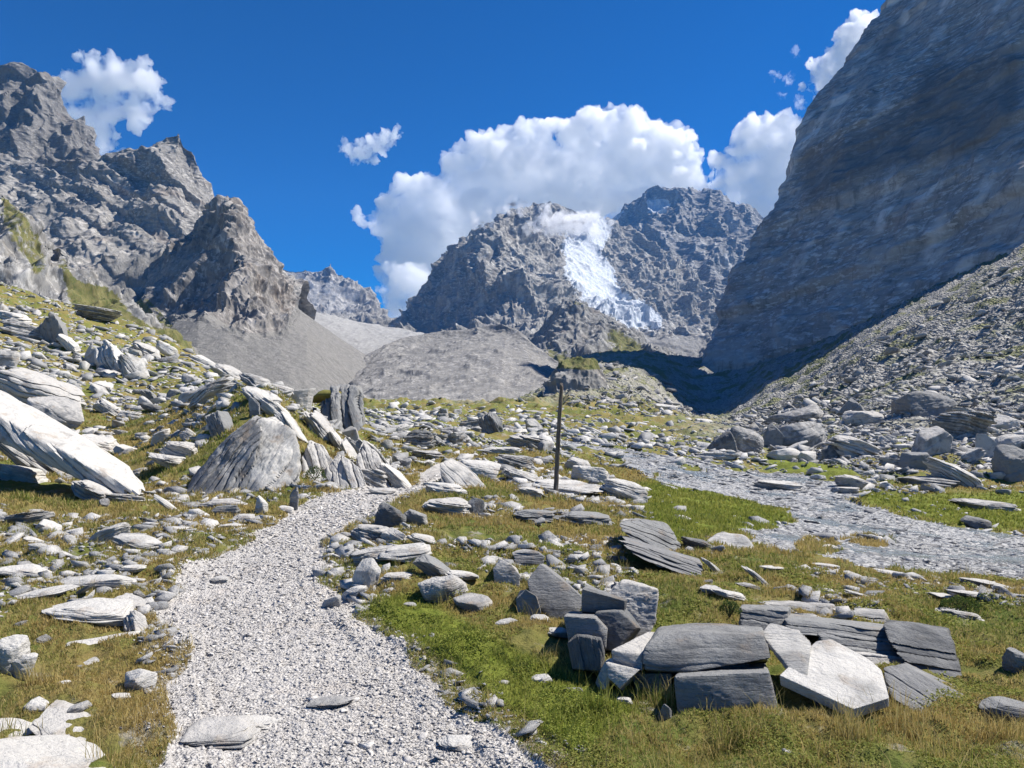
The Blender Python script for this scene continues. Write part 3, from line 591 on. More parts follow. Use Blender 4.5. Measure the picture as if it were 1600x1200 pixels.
def hull_rock(pts, mat, label, strata=(0, 0), n=60, rough=.03, layers=0, ln=6, sharp=60, name='boulder', cat='boulder', group=None, dy=0, tint=None):
    """solid spanned by corner points given as (photo x, photo y, distance)"""
    lowp = max(pts, key=lambda p: p[1])
    if 5.3 < min(p[2] for p in pts) < 24:
        yh = hit(lowp[0], lowp[1]); kk = float(np.clip(yh/lowp[2], 1, 1.3)) if yh else 1
        pts = [(p[0], p[1], p[2]*kk) for p in pts]
    W = np.array([P3(*p) for p in pts]); W[:, 1] += dy; c0 = (W.min(0)+W.max(0))/2
    R = Euler((math.radians(strata[0]), math.radians(strata[1]), 0)).to_matrix(); Ri = np.array(R.inverted())
    L = (W-c0)@Ri.T; c1 = (L.min(0)+L.max(0))/2; L = L-c1; ext = (L.max(0)-L.min(0))/2
    Nn, d = hull_planes((L/ext).tolist())
    d = np.maximum(d, .05)
    P, Fc = rock_verts(ext, (Nn, d), n, RR, layers, ln, rough, sharp)
    loc = c0+np.array(R)@c1
    return finish_rock(name, P, Fc, mat, loc, label, cat, group, R.to_euler(), tint=tint)
def rock(cx, cy, W, H, roll, kind, label, mat='rock', dk=None, group=None, cat=None, Y=None, yaw=None, name=None, pitch=0, n=None, tint=None):
    """a rock whose middle shows at photo (cx, cy), W long and H high before it is rolled"""
    r = math.radians(roll); vh = abs(W*math.sin(r))*.5+abs(H*math.cos(r))*.5
    Y = Y or hit(cx, cy+vh*.55)
    if Y is None: print('no ground', label); return
    k = Y/F; w_, h_ = W*k, H*k
    K = {'slab': (.75, .16, 8, .05, 24), 'block': (.75, .06, 5, .055, 36), 'round': (.85, .04, 5, .11, 16), 'layer': (.7, .22, 9, .06, 24), 'shard': (.35, .10, 5, .05, 20)}[kind]
    dk = dk or K[0]; dep = w_*dk; sl = max(0.02, (cy-HY)/F)
    t = max(h_*.55, h_-dep*sl*.8)
    n = n or (60 if W > 110 else 40 if W > 55 else 26 if W > 28 else 16)
    P, Fc = rock_verts((w_/2, dep/2, t/2), None, n, RR, K[1], K[2], K[3], K[4])
    loc = P3(cx, cy, Y+dep*.2)
    if kind == 'slab' and Y < 9: loc = (loc[0], loc[1], loc[2]+t*.3)
    yw = math.radians(RR.uniform(-22, 22) if yaw is None else yaw)
    nm = name or ('flat_stone' if kind in ('slab', 'shard') else 'boulder')
    return finish_rock(nm, P, Fc, mat, loc, label, cat or ('flat stone' if nm == 'flat_stone' else 'boulder'), group, (math.radians(pitch), math.radians(roll), yw), tint=tint)

# --- the block pile on the right of the path, corner by corner
hull_rock([(1052,1058,3.95),(1203,1050,3.95),(1220,1124,3.85),(1060,1128,3.9),(1068,1040,4.45),(1196,1036,4.5),(1218,1110,4.4),(1066,1120,4.5)], 'rock_dark', 'squared shade-darkened slate block with a bright right end, lowest in the pile beside the grass', rough=.02)
hull_rock([(1004,1046,4.15),(1004,1014,4.2),(1024,994,4.3),(1090,988,4.35),(1196,992,4.3),(1206,1030,4.15),(1080,1050,4.1),(1030,978,4.9),(1095,972,5.0),(1192,978,4.95),(1200,1020,4.9),(1020,1040,4.9)], 'rock_dark', 'long shade-darkened slate beam lying across the squared block, the largest piece of the pile', rough=.03, layers=.03, tint=.1)
hull_rock([(955,1016,4.3),(1004,1022,4.25),(1004,1048,4.2),(959,1044,4.3),(1014,986,4.75),(1034,988,4.8),(1000,1040,4.9),(962,1030,4.8)], 'rock', 'wedge with a bright sloping top between the boulder and the long dark beam')
hull_rock([(880,967,4.75),(931,970,4.7),(949,988,4.7),(947,1011,4.65),(888,1003,4.7),(892,958,5.2),(935,958,5.25),(952,976,5.2),(945,1005,5.2),(892,1000,5.2)], 'rock_dark', 'rounded dark cube stone under the tilted dark plate')
hull_rock([(886,1008,4.5),(905,996,4.45),(940,1003,4.4),(946,1022,4.4),(938,1046,4.35),(895,1042,4.4),(900,990,4.9),(938,994,4.9),(944,1040,4.8),(894,1036,4.8)], 'rock_dark', 'brown streaked boulder at the low left end of the block pile', layers=.04, strata=(0, 80))
hull_rock([(909,927,5.0),(977,946,4.95),(976,962,4.95),(908,957,5.0),(916,920,5.5),(984,936,5.4),(982,955,5.4),(914,950,5.5)], 'rock_dark', 'thin dark plate tilted on top of the rounded cube stone')
hull_rock([(930,962,4.85),(968,958,4.8),(996,985,4.75),(964,1012,4.7),(934,1008,4.75),(940,950,5.3),(984,954,5.3),(1006,978,5.2),(960,1005,5.2)], 'rock_dark', 'dark angular block in the middle of the pile, left of the pale wedge')
hull_rock([(950,930,5.15),(972,912,5.2),(1004,916,5.2),(1028,926,5.15),(1026,966,5.05),(1000,990,5.0),(960,970,5.05),(975,908,5.7),(1024,920,5.7),(1020,962,5.6)], 'rock', 'pale knobbly boulder standing behind the block pile', rough=.09)
hull_rock([(844,879,5.7),(823,906,5.6),(829,930,5.5),(862,961,5.4),(904,950,5.4),(914,932,5.5),(880,905,5.8),(852,880,6.1),(912,925,6.0),(905,945,6.0),(835,930,6.1)], 'rock', 'tall wedge boulder with dark left face and sunlit right slope above the pile', rough=.03, tint=.4)
hull_rock([(806,932,5.5),(822,916,5.5),(838,926,5.45),(846,950,5.4),(826,962,5.4),(808,952,5.45),(812,918,5.9),(842,930,5.9),(840,950,5.9)], 'rock_dark', 'small dark stone at the left foot of the tall wedge boulder')
hull_rock([(770,888,6.05),(784,873,6.1),(800,882,6.05),(813,898,6.0),(812,918,5.95),(774,914,6.0),(780,872,6.5),(808,886,6.5),(808,912,6.4)], 'rock', 'pointed white stone alone in the grass left of the tall wedge boulder', rough=.06)
hull_rock([(800,866,6.7),(836,862,6.7),(852,872,6.6),(848,886,6.55),(806,882,6.6),(812,858,7.2),(850,866,7.2)], 'rock', 'flat grey slab just behind the tall wedge boulder', layers=.1)
hull_rock([(930,1054,4.3),(945,1028,4.3),(958,1022,4.3),(962,1044,4.25),(946,1064,4.2),(935,1062,4.25),(950,1022,4.6),(960,1050,4.6)], 'rock', 'small pale pointed stone at the left edge of the long dark beam')
hull_rock([(946,1034,4.2),(1000,1046,4.15),(982,1062,4.1),(968,1072,4.1),(950,1058,4.15),(960,1030,4.5),(1004,1040,4.5),(980,1066,4.5)], 'rock', 'tilted stone with a white upper face, tucked below the pale wedge')
hull_rock([(985,1050,4.25),(1050,1050,4.2),(1050,1100,4.1),(1000,1098,4.15),(990,1046,4.6),(1046,1046,4.6),(1044,1090,4.5)], 'rock_dark', 'dark filler standing in for the shaded hollow left of the squared block')  # dark solid put in where the pile only has a shaded hollow
hull_rock([(1085,1028,4.3),(1160,1030,4.3),(1176,1048,4.25),(1092,1052,4.2),(1090,1020,4.8),(1180,1030,4.8),(1180,1044,4.7)], 'rock_dark', 'narrow filler stone wedged between the long beam and the squared block', layers=.08)
hull_rock([(1187,997,4.45),(1203,984,4.55),(1246,992,4.5),(1268,1014,4.4),(1262,1068,4.0),(1248,1072,3.98),(1194,1004,4.4),(1190,1008,4.4),(1246,1082,4.0),(1262,1078,4.02)], 'rock_white', 'narrow bleached slab leaning down against the broad white slab', strata=(-30, 0), rough=.015, sharp=90, layers=.03)
hull_rock([(1218,1064,3.98),(1262,1036,4.25),(1275,1010,4.5),(1298,1006,4.52),(1356,1037,4.35),(1378,1056,4.22),(1390,1100,3.88),(1334,1118,3.72),(1218,1080,3.99),(1334,1134,3.74),(1390,1114,3.9),(1378,1070,4.25),(1298,1022,4.56)], 'rock_white', 'broad white tilted slab at the front of the pile, the brightest stone', rough=.012, sharp=110)
hull_rock([(1380,1042,4.3),(1408,1034,4.4),(1487,1072,4.3),(1522,1092,4.15),(1543,1118,4.0),(1520,1136,3.95),(1440,1136,3.9),(1402,1096,4.0),(1384,1078,4.15),(1420,1030,4.9),(1500,1066,4.8),(1530,1100,4.6)], 'rock', 'rust tinged angular boulder at the right end of the pile', rough=.05, tint=.5, strata=(0, 30), layers=.04)
hull_rock([(1380,974,5.0),(1420,970,5.1),(1480,985,5.0),(1492,1012,4.85),(1508,1070,4.55),(1440,1052,4.6),(1392,1010,4.8),(1386,968,5.8),(1484,980,5.7),(1508,1060,5.3)], 'rock_dark', 'big layered block with a lumpy top behind the rust tinged boulder', strata=(0, 12), layers=.08, ln=9, rough=.05)
LO = [((1151,944),(1234,948),(1236,976),(1154,974),5.2,'left end of the layered ledge, a thick dark step'), ((1224,964),(1412,986),(1420,1006),(1234,984),5.1,'long thin top course of the layered ledge'),
      ((1276,984),(1398,1000),(1412,1038),(1286,1008),4.95,'dark middle course of the layered ledge'), ((1330,1012),(1432,1026),(1450,1060),(1350,1038),4.8,'lowest course of the layered ledge behind the white slab'),
      ((1186,940),(1300,944),(1306,956),(1190,954),5.5,'thin grey plate on top of the layered ledge'), ((1330,952),(1380,954),(1392,972),(1336,962),5.5,'small pale plate at the high right of the layered ledge')]
for a, b, c_, d, Y, t in LO:
    hull_rock([(a[0],a[1],Y),(b[0],b[1],Y),(c_[0],c_[1]+4,Y-.1),(d[0],d[1]+4,Y-.1),(a[0]+6,a[1]-7,Y+.6),(b[0]+4,b[1]-8,Y+.6),(c_[0]+3,c_[1],Y+.5),(d[0]+5,d[1],Y+.5)], 'rock_dark' if 'dark' in t or 'long' in t else 'rock', t, strata=(0, 7), layers=.10, ln=7, rough=.06, sharp=26, name='flat_stone', cat='flat stone')

R_ = rock
# --- right foreground and middle
R_(1580,1108,90,34,2,'block','dark flat stone at the right edge beside the pile','rock_dark')
R_(1545,912,110,13,9,'layer','uppermost of the three pale flags low on the right grass','rock', dk=.5)
R_(1530,930,110,14,8,'layer','middle one of the three pale flags low on the right grass','rock_white', dk=.4)
R_(1500,948,70,16,6,'layer','lowest and darkest of the three flags on the right grass','rock')
R_(1590,1036,50,44,10,'round','dark stone half hidden in the shrub at the right edge','rock_dark')
hull_rock([(966,818,7.6),(985,813,7.9),(1038,816,8.1),(1062,842,7.9),(1062,868,7.4),(1020,862,7.3),(975,838,7.4),(968,830,7.5),(990,808,8.6),(1050,822,8.6),(1066,850,8.4)], 'rock_dark', 'upper of two dark layered slabs beside the green lawn', strata=(0, 18), layers=.14, ln=8, rough=.07)  # dark material stands in for shade on the front layers
hull_rock([(969,842,7.2),(1020,862,7.2),(1072,868,7.3),(1096,876,7.2),(1096,898,6.9),(1030,884,6.85),(985,862,7.0),(975,836,8),(1090,866,8),(1094,890,7.8)], 'rock', 'lower layered slab with a bright broken top beside the green lawn', strata=(0, 18), layers=.16, ln=9, rough=.07, tint=.5)  # tint darkens the whole slab in place of shade on its front
hull_rock([(1100,846,9.3),(1125,832,9.5),(1160,834,9.5),(1180,850,9.3),(1178,862,9.1),(1102,860,9.1),(1120,832,10.2),(1172,840,10.2)], 'rock_white', 'smooth white boulder at the near tip of the green lawn', rough=.05, sharp=12)
R_(1088,848,52,20,14,'slab','dark slab pressed against the smooth white boulder','rock_dark')
R_(834,806,70,22,4,'layer','left one of the two dark ledges below the wooden pole','rock_dark')
R_(914,810,92,28,4,'layer','right and longer one of the two dark ledges below the wooden pole','rock_dark')
R_(1112,884,42,9,34,'shard','short stone rod lying just right of the lower layered slab','rock_white')
R_(1184,902,54,11,32,'shard','long dark stone rod lying alone in dry grass','rock')
R_(1168,918,40,9,10,'slab','thin pale flake in the grass under the long stone rod','rock')
R_(874,762,110,30,4,'slab','broad white slab the wooden pole stands on','rock_white', dk=1.1)
R_(920,742,60,34,12,'round','white rock hump right behind the wooden pole','rock_white')
R_(975,768,72,38,16,'layer','cracked white slab right of the wooden pole','rock_white')
R_(905,728,44,20,20,'round','dark headed stone beside the wooden pole','rock')
hull_rock([(686,724,16.2),(700,718,16.6),(722,728,16.5),(764,758,16.0),(766,772,15.7),(720,776,15.4),(690,768,15.6),(706,716,17.8),(762,752,17.6),(740,735,17.6)], 'rock', 'large wedge boulder with a dark left side and white right side near the path end', rough=.06, strata=(0, 35), layers=.04)
R_(745,735,56,34,10,'block','white block face touching the right of the large wedge boulder','rock_white')
R_(697,766,72,26,6,'layer','bright cap slab of the layered heap at the path bend','rock_white')
R_(705,790,84,32,8,'layer','base slab of the layered heap at the path bend','rock', dk=.9)
R_(742,790,34,26,-50,'block','small dark block leaning on the layered heap','rock_dark')
R_(612,812,52,40,16,'round','dark rounded boulder on the right verge of the path','rock_dark', n=40)
R_(648,812,40,30,20,'round','grey stone at the right shoulder of the dark rounded boulder','rock')
R_(580,838,74,34,10,'layer','grey folded stone where the verge meets the path','rock')
R_(618,842,40,26,25,'block','squat grey stone between the folded stone and the flat white flag','rock')
R_(545,840,34,16,10,'round','small stone on the path edge at its inner bend','rock')
R_(580,866,64,28,-6,'layer','dull grey stone left of the flat white flag','rock')
R_(634,868,82,28,-2,'slab','flat white flag in the heap by the inner bend','rock_white', dk=1.0)
R_(660,850,44,18,18,'slab','grey plate poking out behind the flat white flag','rock')
R_(576,898,50,44,-70,'block','upright cream coloured stone on the path verge','rock_white')
R_(618,908,50,22,2,'layer','low grey stone right of the upright cream stone','rock')
R_(552,918,40,22,-24,'block','pinkish stone at the foot of the upright cream stone','rock_white')
R_(678,893,66,30,28,'block','dark topped stone in the centre of the verge heap','rock_dark')
R_(690,915,74,46,-8,'round','pale rounded boulder with folds in the verge heap','rock', n=60)
R_(722,905,60,16,6,'slab','thin pale flakes lying right of the folded pale boulder','rock_white')
R_(738,938,66,24,4,'round','brown based stone below the folded pale boulder','rock')
R_(520,932,30,20,-25,'block','small stone on the gravel at the narrow of the verge','rock_white')
R_(640,942,26,12,0,'round','buff pebble in the cushion grass by the path','rock')
R_(790,972,38,12,-5,'round','flat buff stone in the grass left of the pile','rock_white')
R_(846,975,34,14,6,'slab','pale slab peeping out under the tall wedge boulder','rock_white')
R_(862,945,36,14,0,'round','white stone at the foot of the wedge boulder','rock_white')
R_(872,998,40,16,8,'slab','low grey stone left of the rounded cube stone','rock')
R_(845,1058,36,14,-4,'round','small half buried stone in the green turf','rock_white')
R_(788,1062,20,10,0,'round','lone cobble in the green turf near the path','rock')
R_(975,1092,28,12,0,'slab','white flake in front of the dark gap of the pile','rock_white')
R_(1040,1108,20,26,20,'block','bluish stone standing in the grass before the dark gap','rock_dark')
R_(1230,1180,20,18,10,'round','small grey cobble in the turf at the bottom of the view','rock')
R_(1300,1112,60,10,4,'slab','thin dark plate under the broad white slab','rock_dark')
R_(1205,895,36,8,5,'slab','tiny flake among dry grass right of the stone rod','rock_white')
R_(1140,940,50,16,10,'slab','pale slab at the start of the layered ledge','rock_white')
R_(1110,935,34,12,0,'slab','small white flake left of the layered ledge','rock_white')
# --- left foreground
hull_rock([(-60,1165,3.2),(10,1150,3.45),(100,1146,3.6),(150,1160,3.5),(178,1190,3.25),(184,1225,3.0),(-60,1240,2.9),(178,1246,3.05),(20,1170,3.7),(150,1180,3.6),(-60,1180,3.3)], 'rock_white', 'wide smooth pale slab in the bottom left corner', rough=.02, layers=.04, sharp=40)
R_(110,1140,110,16,7,'slab','grey slab edge rising behind the corner slab','rock', dk=.9)
R_(20,1138,90,12,6,'slab','thin pale course just above the corner slab','rock_white')
hull_rock([(95,1012,5.05),(105,996,5.2),(150,990,5.4),(222,976,5.5),(233,1000,5.3),(234,1028,5.0),(160,1036,4.9),(120,1046,4.75),(98,1032,4.9),(120,988,5.9),(228,974,5.9),(230,1020,5.7)], 'rock_white', 'long white block with a black streaked left end left of the path', rough=.03, tint=.1)
R_(218,1060,48,44,-12,'block','white stone right below the long white block','rock_white', dk=.8)
R_(14,1024,50,80,-4,'round','tall white rounded stone at the left edge','rock_white')
R_(34,1030,36,56,14,'round','smaller rounded stone nestled against the tall white stone','rock_white')
R_(148,958,140,34,2,'slab','pale flat slab above the long white block','rock_white', dk=.8)
R_(212,962,36,30,50,'layer','splintered stone at the right end of the pale flat slab','rock')
R_(150,912,124,28,2,'block','log shaped white stone with a dark cut left end','rock_white', dk=.5)
R_(70,932,84,18,-6,'slab','low white slab left of the log shaped stone','rock_white')
R_(128,930,60,8,-26,'shard','dark thin shard under the log shaped stone','rock_dark')
R_(206,898,40,14,0,'slab','thin pale slab behind the right end of the log shaped stone','rock_white')
R_(38,890,76,20,6,'slab','flat pinkish slab at the far left below the layered stones','rock_white')
R_(205,940,60,14,12,'layer','broken grey flags between the log shaped stone and the path','rock')
R_(170,836,74,26,-22,'slab','upturned pale slab near the left lawn centre','rock_white', dk=.6)
R_(216,852,68,22,8,'slab','smooth white slab at the right foot of the upturned slab','rock_white')
R_(42,812,60,24,-3,'layer','layered grey stone at the far left edge','rock')
R_(78,820,36,20,22,'round','white knob ending the layered grey stone','rock_white')
R_(22,738,96,26,16,'slab','pale slab tip running in from the left edge','rock_white', dk=.5)
R_(50,850,30,10,8,'slab','tiny white flake below the layered grey stone','rock_white')
R_(120,1112,36,18,-15,'round','brown stone in dry grass above the corner slab','rock')
R_(60,1108,40,20,8,'round','buff stone at the left above the corner slab','rock_white')
R_(188,1088,30,8,6,'slab','grey splinter in the grass beside the path','rock')
R_(100,1062,24,8,0,'slab','pale flake in front of the long white block','rock_white')
R_(340,1142,120,26,2,'slab','broad grey flag trodden into the gravel at the bottom of the path','rock', dk=.7)
R_(505,1088,56,14,0,'slab','pale grey flag in the middle of the near path','rock')
R_(398,1118,70,16,4,'slab','thin pale flag in the gravel above the broad grey one','rock_white')
R_(345,900,30,12,0,'slab','lone flat stone near the left rim of the gravel','rock_white')
R_(715,1150,60,20,2,'slab','smooth pale flag at the right side of the near path','rock_white')
# --- left hillside outcrops
hull_rock([(-40,628,12.8),(0,620,13.5),(60,640,13.8),(130,682,13.4),(200,736,12.8),(236,774,12.2),(232,784,11.9),(180,776,11.9),(100,742,12.1),(40,700,12.3),(-40,680,12.4),(0,612,15),(200,728,14.2),(120,720,12)], 'rock_white', 'long bright ramp of rock sloping down to the right at the left edge', strata=(0, 36), layers=.10, ln=10, rough=.08, tint=-.05, name='outcrop', cat='outcrop')
R_(40,705,150,42,36,'layer','dark banded underside rib below the bright ramp','rock', dk=.4)
R_(80,725,60,30,20,'layer','shadowed blunt rock nose under the bright ramp','rock_dark')
R_(150,768,80,26,20,'layer','bent layered stone under the lower end of the bright ramp','rock')
R_(195,778,60,16,6,'layer','crumbly foot at the lower end of the bright ramp','rock')
R_(50,612,130,52,14,'layer','broad grey outcrop above the bright ramp','rock', dk=.6, name='outcrop', cat='outcrop')
R_(82,645,76,44,24,'block','cracked shoulder of rock on the right of the broad grey outcrop','rock')
R_(116,610,26,22,10,'block','squat stone alone in the green band of the hill','rock')
R_(160,606,38,18,16,'slab','pale loaf stone in the green band of the hill','rock_white')
R_(172,640,44,16,28,'slab','white slab sliding down the middle of the hill','rock_white')
R_(200,648,34,12,10,'slab','small white slab next to the sliding slab','rock_white')
R_(158,696,68,22,22,'layer','long white flag beside the bright ramp','rock_white')
R_(196,702,40,16,14,'slab','pale flag ending right of the long white flag','rock_white')
R_(240,636,48,9,12,'shard','dark bar of stone across the hill grass','rock_dark')
R_(234,614,34,14,34,'slab','dark wedge tilting in the hill grass','rock_dark')
R_(252,686,34,18,-14,'block','bright trapezoid stone on the hill path','rock_white')
R_(222,682,26,10,6,'slab','brownish slab by the bright trapezoid stone','rock')
R_(284,706,56,34,18,'layer','jumbled grey rock left of the leaning boulder','rock')
R_(270,722,56,20,16,'slab','pale apron stone below the jumbled grey rock','rock_white')
R_(268,790,62,10,33,'shard','rod of stone with a dark lower edge on the left lawn','rock_white')
R_(145,560,26,34,-30,'layer','dark fissured rock left of the white hillside ribs','rock')
R_(178,562,66,34,40,'layer','white ribbed outcrop high on the hill','rock_white', name='outcrop', cat='outcrop')
R_(208,580,60,30,46,'layer','second white rib running down right of the first','rock_white', name='outcrop', cat='outcrop')
R_(228,548,50,20,26,'layer','grey crag cap above the white hillside ribs','rock')
R_(262,548,40,18,30,'round','twin pale humps near the hill crest','rock_white')
R_(78,520,38,50,70,'layer','dark upright curved strata on the upper left slope','rock_dark')
R_(36,516,60,26,10,'layer','brown grey stone left of the upright curved strata','rock')
R_(10,560,40,36,5,'block','blocky rock at the left edge above the green band','rock')
R_(150,490,68,26,10,'layer','flat topped grey outcrop on the hill crest','rock', name='outcrop', cat='outcrop')
R_(20,500,60,20,8,'slab','pale slab near the left edge of the hill crest','rock_white')
R_(110,540,44,14,36,'slab','white slab stepping down from the upright strata','rock_white')
R_(320,566,46,14,26,'slab','pale rib on the crest line of the hill','rock_white')
R_(360,582,60,20,22,'layer','dark banded rock breaking the hill crest line','rock')
R_(400,596,60,16,18,'layer','low layered rock farther down the crest line','rock')
R_(438,608,44,14,14,'layer','last layered rock of the crest line','rock')
R_(468,628,40,34,-4,'block','buff grey block beside the grass topped rock','rock')
bb = hull_rock([(498,628,26.5),(520,612,27),(556,607,27),(566,618,26.5),(567,650,25.6),(552,668,25.3),(518,662,25.3),(504,645,25.6),(530,605,30.5),(564,612,30.5),(508,640,30),(562,650,30)], 'rock_dark', 'grass topped dark boulder with upright bands on its right end', strata=(0, 62), layers=.16, ln=7, rough=.14)
cp_, cf_ = rock_verts((.75, .9, .22), None, 16, RR, 0, 5, .12, 8)
cap = mesh_obj('turf_cap', cp_, cf_, MAT['turf'], smooth=True, attrs={'lush': np.full(len(cp_), .3), 'talus': np.zeros(len(cp_)), 'edge': np.zeros(len(cp_))})
cap.parent = bb; cap.matrix_parent_inverse = Matrix.LocRotScale(bb.location, bb.rotation_euler, bb.scale).inverted(); cap.location = P3(524, 619, 27.4)
# --- knoll with the leaning boulder beside the path
hull_rock([(286,768,14.2),(296,742,14.6),(345,702,15.0),(392,652,15.4),(412,662,15.2),(398,720,14.5),(360,772,14.0),(312,778,13.9),(300,730,15.6),(400,650,16.4),(390,760,14.8)], 'rock', 'leaning dark layered half of the great boulder beside the path', strata=(0, -52), layers=.2, ln=11, rough=.09, n=60, tint=.3)
hull_rock([(352,762,14.2),(372,700,14.8),(402,655,15.4),(440,660,15.6),(462,680,15.4),(470,720,14.9),(469,756,14.4),(440,768,14.1),(410,760,14.0),(380,772,14.0),(430,650,17),(468,700,16.8)], 'rock_white', 'rounded pale half of the great boulder beside the path', strata=(0, -60), layers=.05, rough=.10, sharp=30, tint=.3)
R_(344,664,44,34,60,'layer','shattered dark top left of the great boulder','rock_dark')
R_(398,642,16,40,-6,'shard','thin grey pillar of rock standing on the great boulder','rock')
R_(328,612,74,26,-26,'layer','pale ridge rock crowning the knoll behind the great boulder','rock_white')
R_(300,624,44,18,-16,'round','grey rock on the left shoulder of the knoll','rock')
R_(405,622,70,16,26,'layer','white edge of rock along the knoll top','rock_white')
R_(430,640,56,18,32,'layer','white edge of rock lower along the knoll top','rock_white')
R_(452,668,56,20,48,'layer','bright broken rim above the pale half of the great boulder','rock_white')
hull_rock([(466,748,15.2),(470,712,15.6),(482,688,16.2),(502,694,16),(522,722,15.6),(526,746,15.2),(484,752,15),(486,690,17.6),(530,735,17)], 'rock', 'pointed fluted rock just right of the great boulder', strata=(0, 55), layers=.2, ln=6, rough=.15)
hull_rock([(500,755,14.9),(510,728,15.4),(532,710,15.8),(562,732,15.2),(572,754,14.8),(514,760,14.7),(528,708,17),(572,742,16.8)], 'rock', 'middle fluted rock of the row right of the great boulder', strata=(0, 48), layers=.2, ln=6, rough=.15)
hull_rock([(546,750,15.6),(554,714,16.2),(566,690,16.8),(590,704,16.6),(612,742,15.8),(610,756,15.4),(560,758,15.2),(570,690,18),(618,744,17.6)], 'rock', 'last fluted rock of the row right of the great boulder', strata=(0, 50), layers=.2, ln=7, rough=.15)
R_(500,668,60,22,40,'layer','broken rim of rock above the fluted row','rock')
R_(575,745,60,26,20,'layer','shelf of rock at the foot of the last fluted rock','rock')
R_(528,690,46,14,50,'slab','white rib on the grassy flank right of the great boulder','rock_white')
R_(545,705,40,12,58,'slab','second white rib lower on the grassy flank','rock_white')
R_(550,680,26,28,-30,'block','bright chipped stone at the top of the flank','rock_white')
R_(596,718,90,24,44,'layer','long pale ramp of rock descending to the path end','rock_white', dk=.4)
R_(618,742,70,18,38,'layer','lower pale ramp of rock touching the path end','rock_white', dk=.4)
R_(600,764,50,12,4,'slab','grey flat stone where the path disappears','rock')
R_(355,785,66,20,2,'layer','overhanging grey cap stone below the great boulder','rock')
R_(352,798,46,22,2,'block','black shadowed stone beneath the grey cap stone','rock_dark')
R_(408,795,20,26,14,'round','small bright stone on the left verge of the path','rock_white')
R_(446,796,26,14,0,'round','white cobble on the left verge of the path','rock_white')
R_(382,806,36,16,0,'round','buff stone in front of the grey cap stone','rock')
R_(362,818,44,12,0,'slab','flat pinkish slab near the left verge','rock_white')
R_(460,782,16,44,4,'layer','reddish crumbling rock heap under the great boulder','rock')
R_(280,830,40,8,4,'slab','line of small pale flakes left of the path','rock_white')
R_(655,690,44,36,0,'layer','dark upright rock beyond the knoll','rock_dark')
R_(628,722,30,26,10,'round','grey stone between the knoll and the far dark rock','rock')
R_(636,680,18,16,0,'round','small white stone on the mid slope','rock_white')
R_(670,706,50,14,6,'layer','low grey slab in front of the far dark rock','rock')
R_(768,668,44,30,60,'layer','brown fissured crag in the middle distance','rock_dark')
R_(732,664,40,20,-8,'layer','dark crag left of the brown fissured one','rock_dark')
R_(835,695,70,22,12,'layer','grey sloping slabs left of the pole top','rock')
R_(800,722,66,22,14,'layer','jumbled pale rock left of the pole foot','rock')
R_(815,745,60,20,16,'layer','lower jumbled rock left of the pole foot','rock_white')
R_(785,706,60,14,4,'slab','bright long slab left of the pole','rock_white')
R_(830,770,40,14,12,'slab','grey stone at the left tip of the pole slab','rock')
R_(922,626,34,16,-6,'block','dark boulder lower on the grassy debris fan','rock_dark')
# --- right middle: boulders beyond the river
R_(1160,694,66,46,14,'round','split round boulder on the far river bank','rock')
R_(1130,698,40,34,-30,'round','dark grass capped boulder left of the split boulder','rock_dark')
R_(1120,716,66,14,2,'slab','white slab at the edge of the far bank','rock_white')
R_(1246,684,110,42,-10,'block','large smooth grey boulder right of the split boulder','rock', dk=.7, tint=.3)
R_(1208,690,30,40,20,'block','dark boulder wedged left of the large smooth boulder','rock_dark')
R_(1248,652,88,28,-6,'round','long flat topped boulder behind the large smooth boulder','rock')
R_(1236,698,60,5,-24,'shard','pale stone bar leaning under the large smooth boulder','rock_white')
R_(1228,712,44,20,0,'block','white cubic stones by the far bank lawn','rock_white')
R_(1262,712,30,20,14,'block','white broken stone right of the cubic stones','rock_white')
R_(1335,700,84,34,16,'layer','pale ridged boulder in the middle of the right boulder field','rock')
R_(1300,706,36,28,-20,'round','dark stone at the left of the pale ridged boulder','rock_dark')
R_(1350,655,60,26,-6,'round','rounded boulder left of the great dark boulder','rock')
R_(1330,640,30,30,-40,'block','dark pointed block on the right boulder field','rock_dark')
R_(1440,638,94,54,-4,'round','great boulder with a dark front high in the right boulder field','rock', tint=.5, dk=.8)
R_(1500,668,84,40,14,'layer','layered boulder curving right of the great dark boulder','rock', tint=.3)
R_(1520,652,70,16,22,'slab','long pale slab over the layered boulder','rock_white')
R_(1455,698,76,44,-22,'block','big tilted block with a bright top near the river','rock', dk=.6, tint=.1)
R_(1432,724,50,36,-10,'block','dark faced stone below the big tilted block','rock_dark')
R_(1490,742,84,34,26,'layer','streaked white boulder sloping to the right lawn','rock_white')
R_(1450,752,90,18,4,'slab','pinkish slab under the streaked white boulder','rock')
R_(1398,722,44,24,4,'layer','two tier stone on the far bank','rock')
R_(1540,706,30,52,-8,'block','upright stone with a bright right side','rock', dk=.6)
R_(1518,716,34,18,-30,'slab','pale slabs leaning on the upright stone','rock_white')
R_(1588,734,60,54,-14,'round','large dark boulder cut by the right edge','rock_dark')
R_(1578,690,50,24,-14,'round','pinkish grey stone above the large dark boulder','rock')
R_(1560,664,60,24,-6,'round','grey stone near the right edge of the boulder field','rock')
R_(1540,786,96,18,4,'layer','low layered stone in the right lawn','rock')
R_(1526,818,44,20,12,'round','dark stone on the right lawn edge over the river','rock_dark')
R_(1330,752,60,22,12,'slab','brown grey slab at the far edge of the river','rock')
R_(1322,766,44,14,4,'slab','flat wet slab where the river bends','rock_white')
R_(1220,758,70,18,6,'slab','smooth pale slab lying in the shallow river','rock_white', dk=.8)
R_(1146,714,26,10,0,'slab','small grey slab at the top of the river bank','rock')
R_(1040,640,40,16,4,'round','white stone on the meadow crest before the shadow','rock_white')
